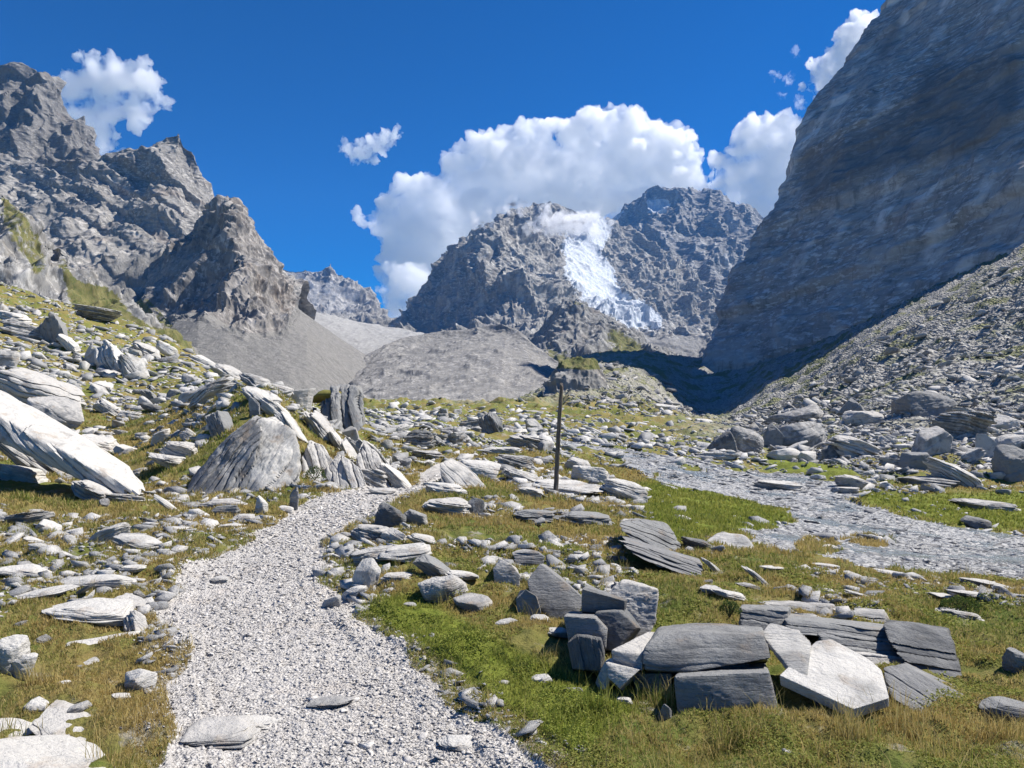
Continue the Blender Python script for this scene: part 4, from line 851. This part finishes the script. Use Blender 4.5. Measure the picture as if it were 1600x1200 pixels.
R_(1100,660,30,10,4,'slab','pale slab on the meadow crest under the shadow edge','rock_white')
R_(1480,930,60,10,8,'slab','pale strip of stone in dry grass above the layered ledge','rock_white')
R_(1400,900,44,10,6,'slab','grey strip of stone at the near river edge','rock')
R_(1290,880,50,12,4,'slab','light stone at the near river edge','rock_white')
R_(1340,932,40,10,16,'slab','small tilted flake on the dry grass','rock_white')
# ------------------------------------------------------------------ numerous rocks: the larger ones single, the small ones as rubble
n_named = sum(1 for o in C.objects if o.get('category') in ('boulder', 'flat stone', 'outcrop'))
print('named rocks', n_named)
PROTO = []
for k in range(20):
    r = np.random.RandomState(100+k)
    ext = (.5, r.uniform(.3, .45), r.uniform(.14, .34))
    P, Fc = rock_verts(ext, None, 16, r, r.choice([0.04, .1, .16]), 6, .06, 16, taper=.35)
    me = mesh_obj('boulder', P, Fc, MAT['rock'], smooth=True, attrs={'tint': np.full(len(P), r.uniform(-.2, .4))})
    me.data.set_sharp_from_angle(angle=math.radians(34)); PROTO.append(me.data); bpy.data.objects.remove(me)
AREAS = [ # pixel area, how many, size in photo pixels, label, group
 ([(0,560),(120,560),(300,600),(330,640),(290,700),(240,760),(120,660),(0,600)], 34, (16, 34), 'small pale stone strewn over the grass of the left hillside', 'small stones strewn over the left hillside'),
 ([(0,480),(150,500),(330,560),(430,610),(330,600),(100,560),(0,540)], 20, (13, 26), 'small rock near the crest of the left hill', 'small rocks near the crest of the left hill'),
 ([(0,800),(240,790),(420,790),(280,860),(240,1150),(0,1150),(0,900)], 18, (14, 28), 'small stone lying in the dry grass left of the path', 'small stones in the grass left of the path'),
 ([(570,650),(860,640),(870,740),(700,760),(640,700)], 44, (16, 36), 'grey rock in the rocky meadow between the knoll and the pole', 'rocks of the meadow between the knoll and the pole'),
 ([(640,800),(960,830),(1100,900),(1150,930),(900,900),(780,870),(650,840)], 16, (12, 24), 'small stone in the grass between the path bend and the layered slabs', 'small stones in the grass right of the path bend'),
 ([(900,640),(1130,655),(1180,700),(1050,705),(900,680)], 16, (12, 24), 'stone on the far meadow beyond the river', 'stones on the far meadow beyond the river'),
 ([(1150,650),(1400,600),(1600,560),(1600,720),(1420,720),(1260,740),(1180,700)], 62, (20, 44), 'grey boulder in the jumbled boulder field right of the river', 'boulders of the field right of the river'),
]
def pick(poly, rng):
    xs = [p[0] for p in poly]; ys = [p[1] for p in poly]
    while True:
        x, y = rng.uniform(min(xs), max(xs)), rng.uniform(min(ys), max(ys))
        if inpoly(np.array([x]), np.array([y]), poly)[0]: return x, y
rg = np.random.RandomState(5); tot = sum(1 for o in C.objects if o.get('category') == 'boulder')
for poly, cnt, (s0, s1), lab, grp in AREAS:
    for _ in range(cnt):
        if tot >= 292: break
        px, py = pick(poly, rg); Y = hit(px, py)
        if Y is None: continue
        x = (px-800)/F*Y; p1, r1 = masks(np.array([x]), np.array([Y]))
        if p1[0]: continue
        s = (s0+(s1-s0)*rg.random()**2)*Y/F
        o = bpy.data.objects.new('boulder', PROTO[rg.randint(20)]); C.objects.link(o)
        z = float(ground_z(np.array([x]), np.array([Y]))[0])
        o.location = (x, Y, z+s*.06); o.scale = (s, s, s*rg.uniform(.7, 1.4)); o.rotation_euler = (rg.normal()*.2, rg.normal()*.25+(.45 if px < 600 else .1), rg.uniform(0, 6.28))
        tag(o, lab, 'boulder', grp); tot += 1
from mathutils.bvhtree import BVHTree
_bv, _bp, _b0 = [], [], 0
for o in list(C.objects):
    if o.get('category') in ('boulder', 'flat stone', 'outcrop') and o.location.y < 45:
        me = o.data; mw = Matrix.LocRotScale(o.location, o.rotation_euler, o.scale)
        _bv += [mw@v.co for v in me.vertices]; _bp += [[i+_b0 for i in p.vertices] for p in me.polygons]; _b0 = len(_bv)
ROCKS = BVHTree.FromPolygons(_bv, _bp)
def clear_of_rocks(X, Y_, Z, over=.0):
    keep = np.ones(len(X), bool); dn = Vector((0, 0, -1))
    for i in range(len(X)):
        if Y_[i] > 45: continue
        h = ROCKS.ray_cast(Vector((X[i], Y_[i], Z[i]+4)), dn, 4-over)
        if h[0] is not None: keep[i] = False
    return keep
def scatter_mesh(name, X, Y_, Z, S_, mat, rng, kindn=5, flat=.5, label=None, cat=None, sink=.1, tilt=.35, protos=None, smooth=False):
    n = len(X); Vs = []; Fs = []; T = []; base = 0; idx = rng.randint(0, 14, n)
    for k in range(14):
        sel = np.where(idx == k)[0]; m_ = len(sel)
        if not m_: continue
        pts = rng.uniform(-1, 1, (11, 3)); pts /= (np.abs(pts)**3).sum(1)[:, None]**(1/3.); pts *= np.array([.5, rng.uniform(.28, .45), rng.uniform(.16, .34)*flat*1.1])
        bm = bmesh.new()
        for p in pts: bm.verts.new(p)
        bmesh.ops.convex_hull(bm, input=bm.verts); bmesh.ops.delete(bm, geom=[v for v in bm.verts if not v.link_faces], context='VERTS'); bmesh.ops.triangulate(bm, faces=bm.faces); bm.verts.index_update()
        P = np.array([v.co[:] for v in bm.verts]); Fc = np.array([[v.index for v in f.verts] for f in bm.faces]); bm.free()
        a = rng.uniform(0, 6.28, m_); b = rng.normal(size=m_)*tilt; c_ = rng.normal(size=m_)*tilt
        ca, sa, cb, sb, cc, sc_ = np.cos(a), np.sin(a), np.cos(b), np.sin(b), np.cos(c_), np.sin(c_)
        o1 = np.ones(m_); z0 = np.zeros(m_)
        Rz = np.stack([ca, -sa, z0, sa, ca, z0, z0, z0, o1], -1).reshape(-1, 3, 3); Rx = np.stack([o1, z0, z0, z0, cb, -sb, z0, sb, cb], -1).reshape(-1, 3, 3); Ry = np.stack([cc, z0, sc_, z0, o1, z0, -sc_, z0, cc], -1).reshape(-1, 3, 3)
        Rm = Ry@Rx@Rz; sc3 = S_[sel][:, None, None]*rng.uniform(.75, 1.25, (m_, 1, 3))
        Q = np.einsum('nij,nvj->nvi', Rm, P[None]*sc3)+np.stack([X[sel], Y_[sel], Z[sel]+S_[sel]*sink], -1)[:, None]
        Vs.append(Q.reshape(-1, 3)); Fs.append((Fc[None]+(np.arange(m_)*len(P))[:, None, None]+base).reshape(-1, 3)); base += m_*len(P)
        T.append(np.repeat(rng.uniform(-.5, .7, m_), len(P)))
    o = mesh_obj(name, np.concatenate(Vs), np.concatenate(Fs), MAT[mat], smooth=smooth, attrs={'tint': np.concatenate(T)})
    tag(o, label, cat, kind='stuff'); return o
def world_noise_mat(name, a, b_, d_, sc=1.0):
    m = M(name, 0.9, 0.2); c = m.coord((sc,)*3); t = m.attr('tint')
    col = m.mix(m.ramp(t, -.45, .65), a, b_)
    col = m.mix(m.ramp(m.noise(c, 9, 7, .7), .5, .7, 0, .7), col, d_)
    return m.fin(col, m.bump(m.noise(c, 22, 6, .75), .03/sc, .9))
MAT['pebble'] = world_noise_mat('pale limestone chips', (.70, .665, .62), (.44, .42, .40), (.38, .345, .31), 2.0)
MAT['rubble'] = world_noise_mat('grey rubble', (.58, .56, .53), (.30, .30, .30), (.2, .2, .195), .7)
MAT['scree'] = world_noise_mat('grey scree', (.48, .465, .445), (.26, .255, .25), (.16, .155, .15), .25)
MAT['wetstone'] = world_noise_mat('river stones', (.46, .455, .445), (.19, .19, .195), (.14, .14, .14), .9)
rg = np.random.RandomState(21)
# gravel of the path
n = 420000
px = rg.uniform(150, 1150, n); Yl = np.exp(rg.uniform(math.log(2.5), math.log(20), n)); X = (px-800)/F*Yl
jx = rg.normal(size=n)*.06; pmk, _ = masks(X+jx, Yl+jx)
loose = (rg.random(n) < .02) & (soft_path(X, Yl) > .1)
sel = (pmk & (rg.random(n) < .62+1.1*fbm(X*.9, Yl*.9, 0*X+44, 4))) | loose; X, Yl = X[sel], Yl[sel]
Z = ground_z(X, Yl); s = .0058*(1+rg.pareto(1.7, len(X))*.7); s = np.clip(s, .0045, .032)*np.clip(Yl/4.5, .9, 2.8)
big = rg.random(len(X)) < .0010; s = np.where(big, rg.uniform(.03, .075, len(X)), s)
print('gravel', len(X))
scatter_mesh('gravel', X, Yl, Z, s, 'pebble', rg, 3, .42, sink=.08, tilt=.25)
# stones loose in the turf
def patch(n, x0, x1, y0, y1, rng):
    px = rng.uniform(x0, x1, n); Yv = np.exp(rng.uniform(math.log(y0), math.log(y1), n)); return (px-800)/F*Yv, Yv, px
X, Yl, px = patch(195000, -350, 1950, 3, 170, rg)
pmk, rmk = masks(X, Yl); g = fbm(X*.45, Yl*.45, 0*X+3, 5)+fbm(X*.12, Yl*.12, 0*X+7, 3)*.6+.12*sm(Yl, 12, 30)+.15*(soft_path(X, Yl) > .01)
lz = lush(X, Yl, base_z(X, Yl))
keep = (~pmk) & (~rmk) & (g > .08-.2*sm(Yl, 30, 60)) & (rg.random(len(X)) > lz*.93) & (rg.random(len(X)) < .9)
X, Yl = X[keep], Yl[keep]; Z = ground_z(X, Yl)
k2 = clear_of_rocks(X, Yl, Z); X, Yl, Z = X[k2], Yl[k2], Z[k2]
s = (.018+.018*rg.pareto(1.7, len(X)))*np.clip(Yl/5, .8, 8); s = np.clip(s, .012, .045*Yl**.85)*np.where(Yl > 60, .8, 1)
print('rubble', len(X))
scatter_mesh('rubble', X, Yl, Z, s, 'rubble', rg, 4, .62, sink=.04, tilt=.3, smooth=False)
# boulder field and talus on the right
X, Yl, px = patch(230000, 850, 1750, 26, 480, rg)
pxp = 800+F*X/Yl; zz = base_z(X, Yl); pyp = HY+F*(EYE-zz)/Yl
area = inpoly(pxp, pyp, [(1140, 660), (1180, 650), (1600, 400), (1900, 250), (1900, 760), (1600, 740), (1420, 740), (1260, 730), (1180, 700)]) | inpoly(pxp, pyp, [(880, 640), (900, 570), (1060, 540), (1130, 655), (960, 650)])
_, rmk = masks(X, Yl)
g = fbm(X*.07, Yl*.07, 0*X+2, 5)
keep = area & ~rmk & (g > -.28) & (rg.random(len(X)) < np.where(pxp < 1140, .5, .95)); X, Yl, pxp, zz = X[keep], Yl[keep], pxp[keep], zz[keep]
Z = ground_z(X, Yl); s = (.085+.07*rg.pareto(1.7, len(X)))*np.clip(Yl/50, .7, 4)*np.where(pxp > 1140, .8-.3*sm(640-(HY+F*(EYE-zz)/Yl), -10, 50), 1); s = np.clip(s, .08, .02*Yl)
print('scree', len(X))
scatter_mesh('scree', X, Yl, Z, s, 'scree', rg, 3, .5, sink=.12, tilt=.35)
# stones of the river bed
X, Yl, px = patch(210000, 830, 1950, 9, 78, rg); _, rmk = masks(X, Yl)
rmk = rmk & (fbm(X*.35, Yl*.35, 0*X+70, 4) > -.12-.3*(rg.random(len(X)) < .35)); X, Yl = X[rmk], Yl[rmk]; Z = ground_z(X, Yl); s = (.024+.015*rg.pareto(1.7, len(X)))*np.clip(Yl/14, .8, 4); s = np.clip(s, .02, .022*Yl)
print('river stones', len(X))
scatter_mesh('river_stones', X, Yl, Z, s, 'wetstone', rg, 3, .35, sink=-.02, tilt=.15)
# water: a thin sheet that the shingle breaks through
wx0, wy0 = np.meshgrid(np.linspace(0, 1, 130), np.exp(np.linspace(math.log(9.5), math.log(76), 200)))
WX = (850+900*wx0-800)/F*wy0; WZ = base_z(WX, wy0)-.01+fbm(WX*.35, wy0*.35, 0*WX+30, 3)*.09
_, wm = masks(WX, wy0); ffw = gridfaces(*WX.shape); wsel = wm.reshape(-1)[ffw].all(1)
m = M('clear shallow water', 0.08, 0.5); c = m.coord()
m.b.inputs['Transmission Weight'].default_value = .75; m.b.inputs['IOR'].default_value = 1.33
n1 = m.noise(c, 5, 5, .65); n2 = m.noise(c, 1.3, 3, .6)
m.put(m.b.inputs['Roughness'], m.ramp(n2, .4, .6, .08, .35))
MAT['water'] = m.fin((.55, .62, .66), m.bump(n1, .05, 1.0))
u, inv = np.unique(ffw[wsel], return_inverse=True)
tag(mesh_obj('river_water', np.stack([WX, wy0, WZ], -1).reshape(-1, 3)[u], inv.reshape(-1, 4), MAT['water'], smooth=True), kind='structure')

# ------------------------------------------------------------------ grass and cushion plants
def leaf_mat(name, cols, scl=.6):
    m = M(name, .75, .2); c = m.coord(); t = m.attr('tint')
    n = m.noise(c, scl, 5, .65)
    col = m.mix(m.ramp(m.math('ADD', n, m.math('MULTIPLY', t, .16)), .46, .63), cols[0], cols[1])
    col = m.mix(m.ramp(t, .25, .95, 0, .75), col, cols[2])
    col = m.mix(m.math('MULTIPLY', m.attr('lush'), .8), col, m.mix(m.ramp(t, 0, 1), (.19, .24, .035), (.32, .34, .07)))
    m.fin(col)
    tr = m.n('ShaderNodeBsdfTranslucent'); m.put(tr.inputs[0], col); mx = m.n('ShaderNodeMixShader'); mx.inputs[0].default_value = .42
    m.t.links.new(m.b.outputs[0], mx.inputs[1]); m.t.links.new(tr.outputs[0], mx.inputs[2]); m.t.links.new(mx.outputs[0], m.out.inputs[0])
    return m.m
MAT['grass'] = leaf_mat('mixed dry and green grass', [(.19, .23, .045), (.42, .31, .11), (.55, .44, .20)])
MAT['cushion'] = leaf_mat('low green shrublets', [(.19, .23, .045), (.27, .28, .07), (.38, .37, .11)])
def blades(name, X, Yl, h, wdt, mat, rng, lean=.5, per=1, lush_=None):
    X = np.repeat(X, per); Yl = np.repeat(Yl, per); h = np.repeat(h, per)*rng.uniform(.5, 1.3, len(X)); wdt = np.repeat(wdt, per)
    X = X+rng.normal(size=len(X))*h*.25; Yl = Yl+rng.normal(size=len(X))*h*.25
    Z = ground_z(X, Yl)-.008; a = rng.uniform(0, 6.28, len(X)); b = rng.uniform(0, 6.28, len(X)); l = rng.random(len(X))*lean*h
    dx, dy = np.cos(a)*wdt/2, np.sin(a)*wdt/2
    p0 = np.stack([X-dx, Yl-dy, Z], -1); p1 = np.stack([X+dx, Yl+dy, Z], -1)
    mx_, my_ = X+np.cos(b)*l*.35, Yl+np.sin(b)*l*.35
    p2 = np.stack([mx_+dx*.8, my_+dy*.8, Z+h*.6], -1); p3 = np.stack([mx_-dx*.8, my_-dy*.8, Z+h*.6], -1)
    p4 = np.stack([X+np.cos(b)*l, Yl+np.sin(b)*l, Z+h], -1)
    n = len(X); Vv = np.stack([p0, p1, p2, p3, p4, p4+1e-5], 1).reshape(-1, 3); i = np.arange(n)[:, None]*6
    Fq = np.concatenate([i+np.array([[0, 1, 2, 3]]), i+np.array([[3, 2, 4, 5]])])
    t = np.repeat(rng.random(n), 6); lu = lush(X, Yl, Z)
    o = mesh_obj(name, Vv, Fq, MAT[mat], attrs={'tint': t, 'lush': np.repeat(lu, 6)})
    return tag(o, kind='stuff')
rg = np.random.RandomState(33)
X, Yl, px = patch(300000, -350, 1950, 2.6, 32, rg)
pmk, rmk = masks(X, Yl, 1.15); tus = fbm(X*2.2, Yl*2.2, 0*X+60, 3); bare_ = fbm(X*1.1, Yl*1.1, 0*X+80, 4)
keep = (~pmk) & (~rmk) & (bare_+tus*.6 > -.26) & (soft_path(X, Yl) < .85); X, Yl, tus = X[keep], Yl[keep], tus[keep]
k2 = clear_of_rocks(X, Yl, ground_z(X, Yl), -.02); X, Yl, tus = X[k2], Yl[k2], tus[k2]
h = np.clip(.028+.045*np.clip(tus+.2, 0, 1), .018, .08)*np.clip(Yl/6, .8, 2.4); wdt = .0035*np.clip(Yl/3.2, 1, 8)
print('grass clumps', len(X))
blades('grass', X, Yl, h, wdt, 'grass', rg, .9, 3)
# cushions of small leaves on the verge
X, Yl, px = patch(70000, 560, 1900, 2.8, 9, rg)
pmk, rmk = masks(X, Yl, 1.1); tus = fbm(X*1.8, Yl*1.8, 0*X+160, 3)
keep = (~pmk) & (tus > .02) & (soft_path(X, Yl) < .5); X, Yl, tus = X[keep], Yl[keep], tus[keep]
k2 = clear_of_rocks(X, Yl, ground_z(X, Yl)); X, Yl, tus = X[k2], Yl[k2], tus[k2]
per = 4; X = np.repeat(X, per)+rg.normal(size=len(X)*per)*.02; Yl = np.repeat(Yl, per)+rg.normal(size=len(X))*.02
hh = np.repeat(np.clip(tus*.16, .01, .07), per)*rg.random(len(X))**.5
Z = ground_z(X, Yl)+hh; nL = len(X); sz = rg.uniform(.004, .009, nL)*np.clip(Yl/4, .9, 2.5)
a = rg.normal(size=(nL, 3)); a[:, 2] *= .5; a /= np.linalg.norm(a, axis=1)[:, None]; b_ = np.cross(a, rg.normal(size=(nL, 3))); b_ /= np.linalg.norm(b_, axis=1)[:, None]
P0 = np.stack([X, Yl, Z], -1); a *= sz[:, None]; b_ *= sz[:, None]*.6
Vv = np.stack([P0-a, P0+b_, P0+a, P0-b_], 1).reshape(-1, 3)
tag(mesh_obj('cushion_plants', Vv, np.arange(nL*4).reshape(-1, 4), MAT['cushion'], attrs={'tint': np.repeat(rg.random(nL), 4), 'lush': np.repeat(lush(X, Yl, Z), 4)}), kind='stuff')

# taller tufts with seed stalks, here and there
X, Yl, px = patch(380, -40, 1640, 2.9, 9, rg); pmk, rmk = masks(X, Yl, 1.1); k_ = ~pmk; X, Yl = X[k_], Yl[k_]
tx, ty = [1040, 1150, 1330, 1420, 1560, 60, 40, 930, 1480], [1095, 1150, 1165, 1140, 1150, 1060, 1150, 1110, 1190]
TX_ = np.array([(a-800)/F*(1848/(b-640)) for a, b in zip(tx, ty)]); TY_ = np.array([1848/(b-640.) for b in ty])
X = np.concatenate([X, np.repeat(TX_, 14)+rg.normal(size=len(TX_)*14)*.05]); Yl = np.concatenate([Yl, np.repeat(TY_, 14)+rg.normal(size=len(TX_)*14)*.05])
k2 = clear_of_rocks(X, Yl, ground_z(X, Yl)); X, Yl = X[k2], Yl[k2]
blades('tall_grass', X, Yl, rg.uniform(.07, .17, len(X)), np.full(len(X), .003), 'grass', rg, .8, 16)
# shrubs
def shrub(label, cx, cy, wpx, hpx, Y, n=2600, sd=0, group=None):
    r = np.random.RandomState(900+sd); k = Y/F; c0 = np.array(P3(cx, cy, Y)); W_, H_ = wpx*k/2, hpx*k
    tw = []; tf = []
    for i in range(16):
        a, b = r.uniform(0, 6.28), r.uniform(.2, 1); p1 = np.array([math.cos(a)*W_*b, math.sin(a)*W_*b*.8, H_*r.uniform(.4, .9)]); q = len(tw); w_ = .004
        tw += [(-w_, 0, -.03), (w_, 0, -.03), (p1[0]+w_*.4, p1[1], p1[2]), (p1[0]-w_*.4, p1[1], p1[2]), (0, -w_, -.03), (0, w_, -.03), (p1[0], p1[1]+w_*.4, p1[2]), (p1[0], p1[1]-w_*.4, p1[2])]
        tf += [(q, q+1, q+2, q+3), (q+4, q+5, q+6, q+7)]
    root = mesh_obj('shrub', tw, tf, MAT['wood']); root.location = c0
    u = r.uniform(-1, 1, (n, 3)); rr = np.linalg.norm(u, axis=1); u = u[rr < 1]; rr = rr[rr < 1]; u /= rr[:, None]; u[:, 2] = np.abs(u[:, 2])
    lump = 1+.45*fbm(u[:, 0]*2+sd, u[:, 1]*2, u[:, 2]*2, 3); P = u*(rr**.25*lump)[:, None]*np.array([W_, W_*.8, H_]); m_ = len(P)
    a = r.normal(size=(m_, 3)); a[:, 2] = np.abs(a[:, 2])+.4; a /= np.linalg.norm(a, axis=1)[:, None]; b = np.cross(a, r.normal(size=(m_, 3))); b /= np.linalg.norm(b, axis=1)[:, None]
    s_ = r.uniform(.7, 1.3, (m_, 1))*H_*.075
    Vv = np.stack([P-a*s_, P+b*s_*.45, P+a*s_, P-b*s_*.45], 1).reshape(-1, 3)
    mesh_obj('leaves', Vv, np.arange(m_*4).reshape(-1, 4), MAT['shrub'], parent=root, attrs={'tint': np.repeat(r.random(m_), 4), 'lush': np.zeros(m_*4)})
    tag(root, label, 'shrub', group)
MAT['shrub'] = leaf_mat('dark juniper leaves', [(.05, .085, .02), (.07, .11, .025), (.11, .14, .04)])
# ------------------------------------------------------------------ weathered pole
m = M('weathered grey wood', .85, .2); c = m.coord((30, 30, 2.2))
n1 = m.noise(c, 1.4, 7, .7, .4)
MAT['wood'] = m.fin(m.mix(m.ramp(n1, .35, .65), (.20, .165, .13), (.085, .07, .06)), m.bump(n1, .01, 1))
Yp = 15.6; p0 = Vector(P3(868, 766, Yp)); p1 = Vector(P3(877.5, 600, Yp))
ax = (p1-p0); L = ax.length; ring = []; nz, na = 40, 12
for i in range(nz+1):
    t = i/nz
    for j in range(na):
        an = j/na*2*math.pi; r = .052-.014*t+.005*math.sin(an*3+t*5)+.003*math.sin(t*37+an)
        if i == nz: r *= .8
        ring.append((math.cos(an)*r+.012*math.sin(t*6), math.sin(an)*r, t*L-(.15 if i == 0 else 0)+(.03*math.cos(an) if i == nz else 0)))
Fq = [(i*na+j, i*na+(j+1) % na, (i+1)*na+(j+1) % na, (i+1)*na+j) for i in range(nz) for j in range(na)]
me = bpy.data.meshes.new('wooden_pole'); me.from_pydata(ring, [], Fq+[tuple(nz*na+j for j in range(na))]); me.materials.append(MAT['wood'])
po = bpy.data.objects.new('wooden_pole', me); C.objects.link(po); po.location = p0; po.rotation_euler = ax.to_track_quat('Z', 'Y').to_euler()
tag(po, 'tall thin weathered wooden pole standing on the broad white slab', 'pole')

shrub('dark green low shrub at the right edge beyond the layered ledge', 1560, 1052, 110, 44, 5.2, 9000, 1)
shrub('small dark shrub on the slope between the pile and the river flags', 1500, 952, 60, 20, 6.6, 4000, 2)
shrub('tiny leafy plant growing between the two fluted rocks by the great boulder', 492, 748, 34, 20, 14.6, 900, 3)
shrub('low green plant in front of the layered ledge beside the dry grass', 1140, 958, 34, 20, 5.2, 1500, 4)
# ------------------------------------------------------------------ clouds
def vol_mat(name, dens, col=(1, 1, 1), anis=.5, ragged=0):
    m = bpy.data.materials.new(name); m.use_nodes = True; t = m.node_tree; t.nodes.clear()
    o = t.nodes.new('ShaderNodeOutputMaterial'); v = t.nodes.new('ShaderNodeVolumePrincipled'); v.inputs['Density'].default_value = dens
    v.inputs['Color'].default_value = (*col, 1); v.inputs['Anisotropy'].default_value = anis; t.links.new(v.outputs[0], o.inputs['Volume'])
    if ragged:
        tc = t.nodes.new('ShaderNodeTexCoord'); nz = t.nodes.new('ShaderNodeTexNoise'); nz.inputs['Scale'].default_value = 1/ragged; nz.inputs['Detail'].default_value = 4; nz.inputs['Roughness'].default_value = .62
        mr = t.nodes.new('ShaderNodeMapRange'); mr.interpolation_type = 'SMOOTHSTEP'; mr.inputs[1].default_value = .36; mr.inputs[2].default_value = .52; mr.inputs[4].default_value = dens*2.6
        t.links.new(tc.outputs['Object'], nz.inputs['Vector']); t.links.new(nz.outputs[0], mr.inputs[0]); t.links.new(mr.outputs[0], v.inputs['Density'])
    return m
def cloud(name, blobs, Y, label, depth=.6, dens=1.0, mat=None, amp=.3, group=None, seed=0, vox=None, wisp=0.0, kind=None):
    """puffs given as (photo x, photo y, radius in photo pixels, distance offset in radii)"""
    bm = bmesh.new(); k = Y/F
    for (x, y, r, *dz) in blobs:
        q = Vector(P3(x, y, Y+(dz[0] if dz else 0)*r*k)); bmesh.ops.create_icosphere(bm, subdivisions=3, radius=r*k, matrix=Matrix.Translation(q)@Matrix.Diagonal((1, depth, 1, 1)))
    me = bpy.data.meshes.new(name); bm.to_mesh(me); bm.free(); o = bpy.data.objects.new(name, me); C.objects.link(o)
    rm = o.modifiers.new('r', 'REMESH'); rm.mode = 'VOXEL'; rm.voxel_size = (vox or 3.0)*k
    dg = bpy.context.evaluated_depsgraph_get(); ev = o.evaluated_get(dg); m2 = bpy.data.meshes.new_from_object(ev)
    n = len(m2.vertices); P = np.empty(n*3); m2.vertices.foreach_get('co', P); P = P.reshape(-1, 3); N = np.empty(n*3); m2.vertices.foreach_get('normal', N); N = N.reshape(-1, 3)
    rs = np.mean([b[2] for b in blobs])*k; q = P/rs; sd = seed*13.1
    for _ in range(2):
        d = 0; a = 1.0; f = .9
        for i in range(5):
            w_ = np.abs(perlin(q[:, 0]*f+sd, q[:, 1]*f, q[:, 2]*f+i*7)); d = d+a*(w_*3.0-.95); a *= .58; f *= 2.1
        P = P+N*(d*amp*rs*.5)[:, None]
        if wisp: P = P+N*(fbm(q[:, 0]*3+sd, q[:, 1]*3, q[:, 2]*3, 4)*wisp*rs)[:, None]
        break
    m2.vertices.foreach_set('co', P.ravel().astype(np.float32)); m2.update()
    o.modifiers.clear(); o.data = m2; m2.materials.clear(); m2.materials.append(mat)
    for p in m2.polygons: p.use_smooth = True
    print(name, len(m2.polygons))
    return tag(o, label, 'cloud', group, kind)
CY = 6500.0
VC = vol_mat('dense cumulus', .017, anis=.45); VT = vol_mat('thin cloud', .003, anis=.7, ragged=110)
cloud('cloud', [(655,305,42),(620,320,34),(690,300,30),(600,350,28),(650,350,50),(700,345,48,.5),(630,390,42),(660,420,50,.5),(610,430,24),(620,470,26),(640,500,30),(740,300,50),(720,260,38),(760,235,36),(820,215,34),(850,205,26),(840,240,44),(790,250,52),(740,250,30),(850,290,60,.4),(780,320,60,.4),(570,345,14),(556,332,9),(900,300,60,.5),(700,400,60,1)], CY, 'large bulging white cumulus behind the left slope of the glacier mountain', mat=VC, amp=.42, seed=1)
cloud('cloud', [(900,215,38),(935,195,36),(955,185,28),(985,205,40),(1020,215,38),(1060,225,36),(1075,245,30),(920,250,48),(980,250,55),(1040,265,48),(940,300,50),(1000,300,50),(1070,280,34),(895,250,34),(1090,300,30),(890,290,40)], CY, 'tallest white cumulus standing right above the glacier mountain', mat=VC, amp=.42, seed=2)
cloud('cloud', [(1130,260,26),(1150,240,28),(1185,215,36),(1215,205,34),(1240,215,40),(1160,280,40),(1210,270,50),(1260,260,60),(1180,320,40),(1240,330,60),(1120,290,22),(1300,300,60)], CY, 'white cumulus touching the edge of the right hand cliff', mat=VC, amp=.42, seed=3)
cloud('cloud', [(1330,60,30),(1350,50,34),(1310,90,26),(1290,120,26),(1320,110,34),(1370,70,40),(1270,100,14),(1260,135,12),(1280,150,16),(1300,150,26)], CY, 'white puff high beside the top of the right hand cliff', mat=VC, amp=.5, seed=4)
cloud('cloud', [(1242,84,9),(1212,118,10),(1232,122,12),(1222,150,8),(1250,160,12)], CY, 'torn wisps floating left of the high puff at the cliff', mat=VT, amp=.9, seed=5, wisp=.5, vox=1.6)
cloud('cloud', [(560,238,22),(540,232,14),(590,225,20),(612,214,16),(622,208,10),(575,245,16)], CY, 'small lone cloud in the open sky above the left cumulus', mat=vol_mat('small cloud', .012, anis=.7, ragged=170), amp=.7, seed=6, wisp=.2, vox=2)
cloud('cloud', [(110,140,34),(150,130,36),(190,125,34),(225,135,32),(160,165,40),(210,165,36),(245,160,22),(130,185,34),(150,95,20),(130,92,13),(175,105,18),(170,215,20),(180,240,16),(70,130,20),(250,125,12),(230,105,14),(150,220,26)], CY, 'ragged white cloud behind the dark summit at the left', mat=vol_mat('ragged cloud', .010, anis=.7, ragged=260), amp=.6, seed=7, wisp=.2)
cloud('cloud', [(596,455,12),(612,470,22),(620,500,30),(640,440,36),(610,418,14)], 5200, 'low white cloud filling the gap left of the glacier mountain', mat=VC, amp=.5, seed=8)
# mist clinging to the summits
cloud('mist', [(760,345,15),(745,350,12),(790,322,15),(815,320,16),(835,352,17),(865,352,24),(895,352,28),(925,350,26),(945,352,18),(850,335,16)], 2150, None, mat=vol_mat('summit mist', .022, anis=.6, ragged=60), amp=.7, seed=9, wisp=.3, vox=2, kind='stuff')
cloud('mist', [(490,455,20),(520,460,24),(545,465,18),(505,475,22),(470,440,14),(535,480,18)], 2350, None, mat=vol_mat('range mist', .004, anis=.6, ragged=80), amp=.7, seed=10, wisp=.3, vox=2, kind='stuff')
for o in C.objects:
    if o.name.startswith('mist'):
        if 'category' in o: del o['category']
# ------------------------------------------------------------------ haze
hz = mesh_obj('haze', [(sx*5000, y, z) for z in (-160, 1500) for sx, y in ((-1, -2600), (1, -2600), (1, 5200), (-1, 5200))], [(0, 3, 2, 1), (4, 5, 6, 7), (0, 1, 5, 4), (1, 2, 6, 5), (2, 3, 7, 6), (3, 0, 4, 7)], None)
hz.data.materials.append(vol_mat('alpine haze', .00005, (.16, .44, 1.0), .0)); tag(hz, kind='stuff')
